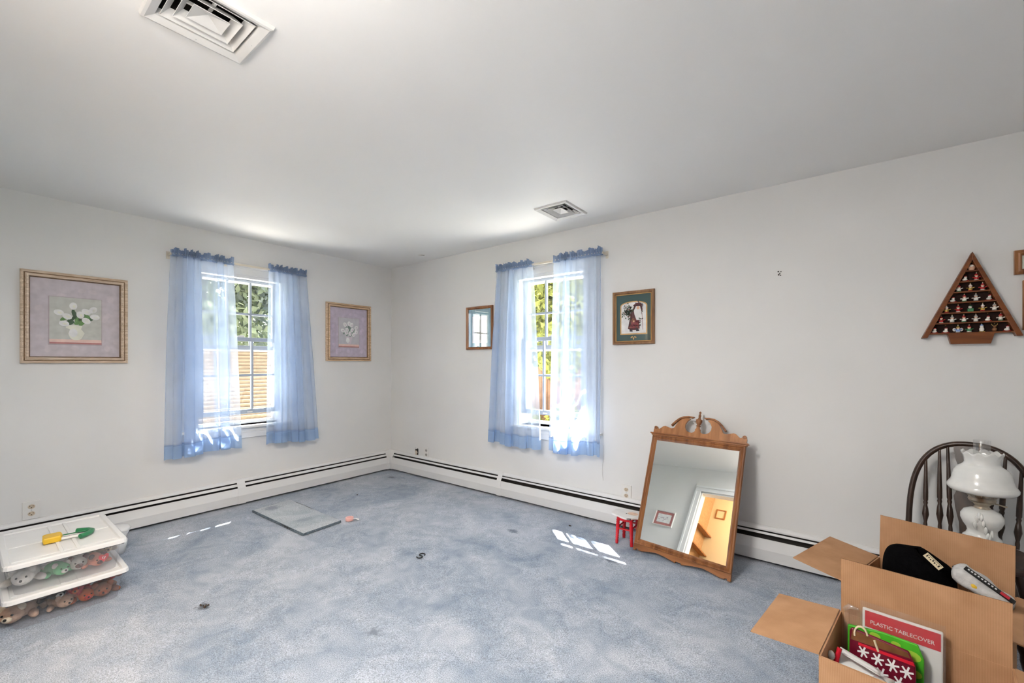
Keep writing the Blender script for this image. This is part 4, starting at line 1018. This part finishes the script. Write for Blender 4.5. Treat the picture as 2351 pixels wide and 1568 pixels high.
for xb, xt in SP:
    b = Vector((xb, by - .012, sz - .01)); t_ = bow_z(xt); pr = []
    for u, r in ((0, .0075), (.06, .008), (.10, .0065), (.13, .0085), (.20, .0135), (.28, .0105), (.33, .007), (.36, .0095), (.38, .0075), (.40, .0100), (.50, .0100), (.75, .0075), (1, .0055)): pr.append((b.lerp(t_, u), r))
    MB().tube([q for q, _ in pr], [r for _, r in pr], 9).build('spindle', 'dark_walnut', ch)
tz = bow(.5)
def splat_pt(u, v): 
    q = Vector((0, by - .008, sz - .01)).lerp(tz, v); return (q.x + u, q.y, q.z)
hwid = [(0, .030), (.15, .034), (.30, .048), (.42, .054), (.52, .040), (.60, .030), (.70, .034), (.82, .052), (.93, .060), (1., .060)]
m = MB(); L1 = [splat_pt(-w, v) for v, w in hwid]; L2 = [splat_pt(w, v) for v, w in hwid]; n = len(hwid)
for dy in (0, 1):
    m.v += [(x, y - .004 + .008 * dy, z) for x, y, z in L1 + L2]
for i in range(n - 1):
    a, b, c_, d_ = i, i + 1, n + i + 1, n + i; o2 = 2 * n
    for f in ((a, d_, c_, b), (a + o2, b + o2, c_ + o2, d_ + o2), (a, b, b + o2, a + o2), (d_, d_ + o2, c_ + o2, c_)): m.f.append(list(f)); m.m.append(0); m.sm.append(False)
m.build('splat', 'dark_walnut', ch)
for sx, sy in ((-1, -1), (1, -1), (-1, 1), (1, 1)):
    top = Vector((sx * .14, sy * .12, sz - .03)); bot = Vector((sx * .20, sy * .165 + (-.02 if sy < 0 else .0), .002)); pr = []
    for u, r in ((0, .011), (.1, .014), (.28, .019), (.36, .012), (.40, .016), (.44, .011), (.52, .018), (.68, .020), (.75, .013), (.80, .016), (1, .010)): pr.append((top.lerp(bot, u), r))
    MB().tube([q for q, _ in pr], [r for _, r in pr], 10).build('leg', 'dark_walnut', ch)
for sx in (-1, 1): MB().tube([(sx * .17, -.15, .20), (sx * .17, 0, .205), (sx * .17, .145, .20)], [.008, .013, .008], 8).build('stretcher', 'dark_walnut', ch)
MB().tube([(-.17, 0, .205), (0, 0, .205), (.17, 0, .205)], [.008, .014, .008], 8).build('stretcher', 'dark_walnut', ch)
tag(ch, 'dark wooden bow-back chair with spindles behind the cardboard boxes', 'chair')

mg = bpy.data.materials.new('milk_glass'); mg.use_nodes = True
_p = mg.node_tree.nodes['Principled BSDF']; _p.inputs['Base Color'].default_value = (.80, .80, .78, 1); _p.inputs['Roughness'].default_value = .18; _p.inputs['Subsurface Weight'].default_value = .3; _p.inputs['Subsurface Radius'].default_value = (.02, .02, .02); _p.inputs['Coat Weight'].default_value = .4; MATS['milk_glass'] = mg
_n = mg.node_tree.nodes.new('ShaderNodeTexNoise'); _n.inputs['Scale'].default_value = 7; _r = mg.node_tree.nodes.new('ShaderNodeValToRGB'); _r.color_ramp.elements[0].color = (.74, .75, .73, 1); _r.color_ramp.elements[1].color = (.84, .84, .82, 1); mg.node_tree.links.new(_n.outputs[0], _r.inputs[0]); mg.node_tree.links.new(_r.outputs[0], _p.inputs['Base Color'])
mat('burner_metal', (.42, .36, .28), .28, .15, 40., metal=1.)
clear('chimney_glass', (.98, .98, .98), .10, .02)
ol = root('oil_lamp', (4.790, -.385, sz - .003)); ol.scale = (.70, .70, 1)
m = MB(); m.lathe([(.0005, 0), (.088, 0), (.092, .012), (.090, .022), (.094, .030), (.093, .044), (.086, .056), (.072, .066), (.066, .080), (.070, .094), (.086, .112), (.097, .134), (.096, .152), (.082, .170), (.054, .180), (.034, .184), (.0005, .186)], 36); m.build('font', 'milk_glass', ol)
m = MB(); 
for k in range(9):                                            # raised leaf spray on the font
    a = math.radians(-118 + k * 5.5); zz = .118 + .045 * math.sin(k * .7); m.ball((.096 * math.cos(a), .096 * math.sin(a), zz), (.009, .009, .018), 8, 6, 0, (0, .5 * math.cos(k), a))
m.build('leaf_relief', 'milk_glass', ol)
m = MB(); m.lathe([(.036, .180), (.038, .188), (.030, .194), (.040, .204), (.058, .212), (.064, .222), (.060, .230), (.066, .236), (.070, .250), (.060, .254), (.0005, .256)], 32); m.build('burner', 'burner_metal', ol)
m = MB()
for k in range(20):
    a = 2 * PI * k / 20; m.ball((.066 * math.cos(a), .066 * math.sin(a), .243), .0045, 6, 4)
m.build('gallery_beads', 'burner_metal', ol)
m = MB(); m.tube([(.05, -.03, .215), (.085, -.055, .213)], .003, 6); m.lathe([(.010, 0), (.011, .002), (.010, .005), (.0005, .006)], 12, (.088, -.057, .210)); m.build('wick_knob', 'burner_metal', ol)
m = MB(); m.tube([(.118 * math.cos(a), .118 * math.sin(a), .257) for a in np.linspace(0, 2 * PI, 33)], .004, 6)
for k in range(3):
    a = k * 2.094 + .4; m.tube([(.062 * math.cos(a), .062 * math.sin(a), .236), (.118 * math.cos(a), .118 * math.sin(a), .257)], .0028, 6)
m.build('shade_ring', 'burner_metal', ol)
sh_prof = [(r_, .432 - (.432 - z_) * .895) for r_, z_ in [(.118, .236), (.146, .240), (.157, .252), (.158, .262), (.150, .272), (.140, .284), (.133, .306), (.126, .334), (.112, .352), (.092, .364), (.082, .372), (.078, .382), (.080, .400), (.088, .422), (.095, .432)]]
m = MB(); m.lathe(sh_prof, 60, wob=lambda i, a: (.005 * math.cos(10 * a) if i >= 13 else 0)); m.build('shade', 'milk_glass', ol, solid=.003)
m = MB(); m.lathe([(.036, .250), (.044, .275), (.046, .30), (.040, .34), (.0385, .40), (.0385, .484), (.037, .486)], 30); m.build('chimney', 'chimney_glass', ol, solid=.0012)
tag(ol, 'white milk-glass oil lamp with clear chimney standing on the dark chair', 'oil lamp')

# ------------------------------------------------------------------ cardboard boxes
cb = bpy.data.materials.new('cardboard'); cb.use_nodes = True
nt = cb.node_tree; N = nt.nodes; L = nt.links; p_ = N['Principled BSDF']; p_.inputs['Roughness'].default_value = .8; p_.inputs['Specular IOR Level'].default_value = .15
tc = N.new('ShaderNodeTexCoord'); nz = N.new('ShaderNodeTexNoise'); nz.inputs['Scale'].default_value = 9; nz.inputs['Detail'].default_value = 6
wv = N.new('ShaderNodeTexWave'); wv.inputs['Scale'].default_value = 58; wv.inputs['Distortion'].default_value = .6; wv.bands_direction = 'X'
rm = N.new('ShaderNodeValToRGB'); rm.color_ramp.elements[0].color = (.37, .195, .098, 1); rm.color_ramp.elements[1].color = (.49, .28, .155, 1); rm.color_ramp.elements[0].position = .3; rm.color_ramp.elements[1].position = .7
L.new(tc.outputs['Object'], nz.inputs['Vector']); L.new(tc.outputs['Object'], wv.inputs['Vector'])
mxx = N.new('ShaderNodeMath'); mxx.operation = 'MULTIPLY_ADD'; mxx.inputs[1].default_value = .13; L.new(wv.outputs[1], mxx.inputs[0])
mx2 = N.new('ShaderNodeMath'); mx2.operation = 'MULTIPLY'; mx2.inputs[1].default_value = .87; L.new(nz.outputs[0], mx2.inputs[0]); L.new(mx2.outputs[0], mxx.inputs[2])
L.new(mxx.outputs[0], rm.inputs[0]); L.new(rm.outputs[0], p_.inputs['Base Color'])
bp = N.new('ShaderNodeBump'); bp.inputs['Strength'].default_value = .12; bp.inputs['Distance'].default_value = .002; L.new(wv.outputs[1], bp.inputs['Height']); L.new(bp.outputs[0], p_.inputs['Normal'])
MATS['cardboard'] = cb
mat('cardboard_edge', (.20, .10, .045), .9, .3, 120.)
def make_box(loc, deg, Lx, Wy, Hh, fl, folds, label):
    """open carton; folds = outward angle in degrees of (left, right, far, near) flaps: 0 flat outwards, 90 upright, -90 hanging"""
    b = root('cardboard_box', loc, math.radians(deg)); t = .005
    for nm, a, c_ in (('left_wall', (0, 0, 0), (t, Wy, Hh)), ('right_wall', (Lx - t, 0, 0), (Lx, Wy, Hh)), ('far_wall', (t, Wy - t, 0), (Lx - t, Wy, Hh)), ('near_wall', (t, 0, 0), (Lx - t, t, Hh)), ('bottom', (t, t, 0), (Lx - t, Wy - t, t))):
        MB().box(a, c_).build(nm, 'cardboard', b)
    for side, ang in zip('LRFN', folds):
        if ang is None: continue
        w = Wy if side in 'LR' else Lx
        m = MB(); m.box((.004, -.0, 0), (w - .004, fl, .0045)); m.box((.003, fl - .0005, .0005), (w - .003, fl + .0004, .004), 1)
        f = m.build('flap', ['cardboard', 'cardboard_edge'], b, .001)
        e = math.radians(ang)
        if side == 'F': f.location = (0, Wy, Hh); f.rotation_euler = (e, 0, 0)
        elif side == 'N': f.location = (Lx, 0, Hh); f.rotation_euler = Euler((e, 0, PI), 'XYZ')
        elif side == 'L': f.location = (0, 0, Hh); f.rotation_euler = Euler((e, 0, PI / 2), 'XYZ')
        else: f.location = (Lx, Wy, Hh); f.rotation_euler = Euler((e, 0, -PI / 2), 'XYZ')
    tag(b, label, 'cardboard box', 'open cardboard boxes')
    return b
B1 = make_box((4.240, -1.614, .0), -8.5, .398, .335, .40, .186, (-5, -8, 91, -75), 'open cardboard box nearest the camera, holding party supplies')
B2 = make_box((4.302, -1.036, .0), -18, .402, .400, .40, .186, (8, -6, 86, -80), 'open cardboard box in front of the chair, holding a black hat')
def local(b, x, y, z): return tuple(Matrix.Translation(b.location) @ Euler(b.rotation_euler).to_matrix().to_4x4() @ Vector((x, y, z)))
# contents of the near box
mat('pack_red', (.55, .012, .03), .35, .05, 20.); mat('pack_white', (.74, .74, .72), .5, .03, 20.); mat('pack_green', (.06, .36, .02), .35, .25, 12.); mat('pack_lime', (.32, .52, .05), .35); mat('pack_brown', (.17, .07, .03), .3, .3, 25.); mat('pack_plum', (.13, .006, .02), .3, .2, 30.); mat('paper_white', (.72, .72, .71), .7, .04, 9.); mat('foil_silver', (.62, .64, .66), .25, .1, 30., metal=.6); mat('cloth_navy', (.03, .035, .12), .8, .3, 40.); mat('cloth_black', (.003, .003, .0035), .95, .3, 90., spec=.02, bump=.4, bscale=250); mat('cloth_grey', (.55, .54, .53), .9, .12, 60., bump=.4, bscale=200); mat('label_cream', (.66, .56, .38), .6, .05, 20.); mat('snow_white', (.80, .80, .80), .5)
clear('bag_film', (.98, .98, .98), .10, .12, .10)
rz1 = math.radians(-8.5)
tcv = root('tablecover_pack', local(B1, .161, .292, .210), rot=(math.radians(-2), 0, rz1))
MB().box((-.095, -.006, 0), (.095, .006, .244)).build('folded_sheet', 'pack_white', tcv, .004)
MB().box((-.088, -.0072, .186), (.090, -.0062, .238)).build('red_label', 'pack_red', tcv)
text('PLASTIC TABLECOVER', .0168, 'lettering', 'pack_white', tcv, (.001, -.0074, .205), (PI / 2, 0, 0), .0002, .9)
MB().grid(lambda u, v: (-.100 + .20 * u, -.010 - .003 * math.sin(u * 9) * math.sin(v * 7), .0 + .268 * v), 12, 10).build('bag', 'bag_film', tcv)
tag(tcv, 'bagged white plastic tablecover with a red lettered label in the near box', 'tablecover')
bg_ = root('clear_bag', local(B1, .060, .313, .185), rot=(0, 0, rz1))
MB().grid(lambda u, v: (-.045 + .10 * u, .004 * math.sin(u * 11) * math.sin(v * 8), .25 * v), 10, 10).build('film', 'bag_film', bg_); MB().tube([(-.045, 0, .235), (-.03, -.004, .252), (-.005, 0, .250)], [.006, .009, .004], 8).build('twist', 'bag_film', bg_)
tag(bg_, 'crumpled clear bag in the far left corner of the near box', 'bag')
gp = root('green_pack', local(B1, .122, .252, .200), rot=(math.radians(-3), 0, rz1))
m = MB(); m.prism([(-.090, 0), (.094, 0), (.094, .17), (.080, .208), (.0, .210), (-.090, .198)], -.005, .005); m.build('pouch', 'pack_green', gp, .003)
m = MB()
for x, z, r in ((.066, .17, .022), (.072, .12, .018), (-.02, .192, .014), (.03, .188, .012)): MB().ell(x, z, r, r * .7, -.0056, 0, 12).build('leaf_print', 'pack_lime', gp)
pass
tag(gp, 'bright green party pack standing before the tablecover', 'party pack')
rp_ = root('snowflake_pouch', local(B1, .122, .212, .200), rot=(math.radians(-5), 0, rz1)); rp_.scale = (.82, 1, 1)
MB().prism([(-.098, 0), (.098, 0), (.094, .16), (.075, .196), (-.09, .208), (-.098, .20)], -.006, .006).build('pouch', 'pack_plum', rp_, .004)
MB().prism([(-.094, .172), (.080, .178), (.072, .192), (-.088, .203)], -.0068, -.006).build('top_band', 'pack_brown', rp_)
MB().prism([(-.07, .162), (.092, .160), (.088, .170), (-.07, .170)], -.0066, -.006).build('stripe', 'pack_red', rp_)
m = MB()
for x, z, r in ((-.055, .146, .018), (-.012, .140, .019), (.030, .138, .020), (.070, .134, .019), (.0, .10, .02), (-.05, .10, .018), (.05, .095, .02)):
    for k in range(3):
        a = k * PI / 3 + .2; dx, dz = math.cos(a) * r, math.sin(a) * r; nx_, nz_ = -math.sin(a) * .0028, math.cos(a) * .0028
        m.flat([(x - dx - nx_, z - dz - nz_), (x + dx - nx_, z + dz - nz_), (x + dx + nx_, z + dz + nz_), (x - dx + nx_, z - dz + nz_)], -.0064 - k * .0001)
    m.ell(x, z, .007, .007, -.0068)
sp_ = m.build('snowflake_print', 'snow_white', rp_); sp_['kind'] = 'stuff'
m = MB(); m.tube([(-.062 + .020 * math.cos(a), -.007, .195 + .026 * math.sin(a)) for a in np.linspace(.2, PI * 1.1, 10)], .0035, 6); m.tube([(-.01, -.007, .165), (-.022, -.008, .195)], .004, 6); m.build('handle', 'label_cream', rp_)
tag(rp_, 'dark red pouch printed with white snowflakes in the near box', 'pouch')
pp = root('white_paper', local(B1, .065, .10, .282), rz1)
def pap(u, v): return (-.045 + .28 * u, -.09 + (.175 - .04 * u) * v, .050 * (1 - .75 * u) * v + .012 - .02 * u + .005 * math.sin(7 * u + 3 * v))
MB().grid(pap, 18, 10).build('sheet', 'paper_white', pp, solid=.001)
m = MB(); m.grid(lambda u, v: (-.040 + .10 * u, .078 - .03 * v - .01 * u, .074 - .02 * u - .004 * math.sin(v * 3)), 6, 3); m.build('folded_edge', 'paper_white', pp, solid=.001)
tag(pp, 'sheet of white paper lying slanted in the near box', 'paper')
ca = root('red_striped_stick', local(B1, .020, .115, .30), rz1)
MB().tube([(0, 0, 0), (.004, .01, .045), (.010, .018, .075)], .007, 8).build('stick', 'pack_red', ca); MB().ball((-.008, -.004, .055), (.010, .010, .014), 8, 6).build('white_tip', 'pack_white', ca)
tag(ca, 'small red and white stick at the left wall of the near box', 'stick')
fs = root('silver_bow', local(B1, .150, .055, .345), rz1 + .3)
for k in range(5):
    a = k * 1.25; m = MB(); m.grid(lambda u, v: ((.034 * math.sin(PI * u)) * math.cos(a) - (v - .5) * .022 * math.sin(a), (.034 * math.sin(PI * u)) * math.sin(a) + (v - .5) * .022 * math.cos(a), .04 * u * (1.6 - u)), 8, 1); m.build('loop', 'foil_silver', fs, solid=.0008)
tag(fs, 'silver foil bow at the near rim of the near box', 'bow')
nv = root('navy_cloth', local(B1, .325, .15, .25), rz1)
MB().grid(lambda u, v: (-.05 + .10 * u, -.10 + .2 * v, .07 * math.sin(PI * u) * (.6 + .4 * math.sin(3 * v)) + .012 * math.sin(9 * u + 5 * v)), 14, 14).build('fold', 'cloth_navy', nv, solid=.003)
tag(nv, 'bunched dark navy cloth at the right end of the near box', 'cloth')
# contents of the far box
rz2 = math.radians(-18)
bh = root('black_hat', local(B2, .160, .25, .365), rz2)
def hat(u, v):
    a = 2 * PI * u; r = math.sin(min(v, .98) * PI / 2 + .02) ** .6
    return (.108 * r * math.cos(a) * (1 + .08 * math.sin(3 * a)), .090 * r * math.sin(a), .165 * math.cos(v * PI / 2) ** .55 + .010 * math.sin(4 * a + 2) * v - .03 * max(0, math.cos(a)) * (1 - v))
MB().grid(hat, 36, 14).build('crown', 'cloth_black', bh)
m = MB(); m.tube([(.107 * math.cos(a) , .090 * math.sin(a), .012 + .008 * math.sin(3 * a)) for a in np.linspace(0, 2 * PI, 33)], .016, 8); m.build('cuff', 'cloth_black', bh)
lb = root('paper_tag', local(B2, .222, .170, .525), rot=(math.radians(60), math.radians(42), rz2))
MB().box((-.029, -.010, 0), (.029, .010, .0012)).build('card', 'label_cream', lb)
m = MB()
for k in range(7): m.box((-.024 + k * .007, -.004 + .002 * (k % 2), .0012), (-.020 + k * .007, .004 - .002 * (k % 3), .0017))
m.box((-.026, .006, .0012), (.024, .0075, .0017)); q_ = m.build('scribbled_lettering', 'black', lb); q_['kind'] = 'stuff'
tag(bh, 'black knitted hat on top of the far box', 'hat'); tag(lb, 'cream card tag with dark lettering on the black hat', 'tag')
gl = root('sock_pack', local(B2, .322, .24, .435), rot=(math.radians(12), math.radians(32), rz2)); gl.scale = (.88, .9, 1)
def sock(u, v):
    a = 2 * PI * u; x = -.10 + .20 * v; w = .045 + .010 * math.sin(5 * v); e = min(1, 9 * v, 9 * (1 - v)) ** .5
    return (x, w * e * math.cos(a), .030 * e * math.sin(a) + .030 + .004 * math.sin(14 * v + 2 * a))
MB().grid(sock, 24, 24).build('bundle', 'cloth_grey', gl)
m = MB(); m.box((-.075, -.028, .062), (.085, -.004, .066), 0); m.build('black_band', 'black', gl); MB().box((.040, -.026, .066), (.068, -.008, .0668)).build('red_mark', 'pack_red', gl)
m = MB()
for k in range(9): m.box((-.066 + k * .011, -.020, .066), (-.060 + k * .011, -.012, .0667))
q_ = m.build('white_lettering', 'snow_white', gl); q_['kind'] = 'stuff'
MB().ball((-.02, -.044, .035), (.016, .008, .010), 8, 6).build('yellow_sticker', 'pin_yellow', gl)
tag(gl, 'pale grey knitted sock bundle with a black band in the far box', 'socks')
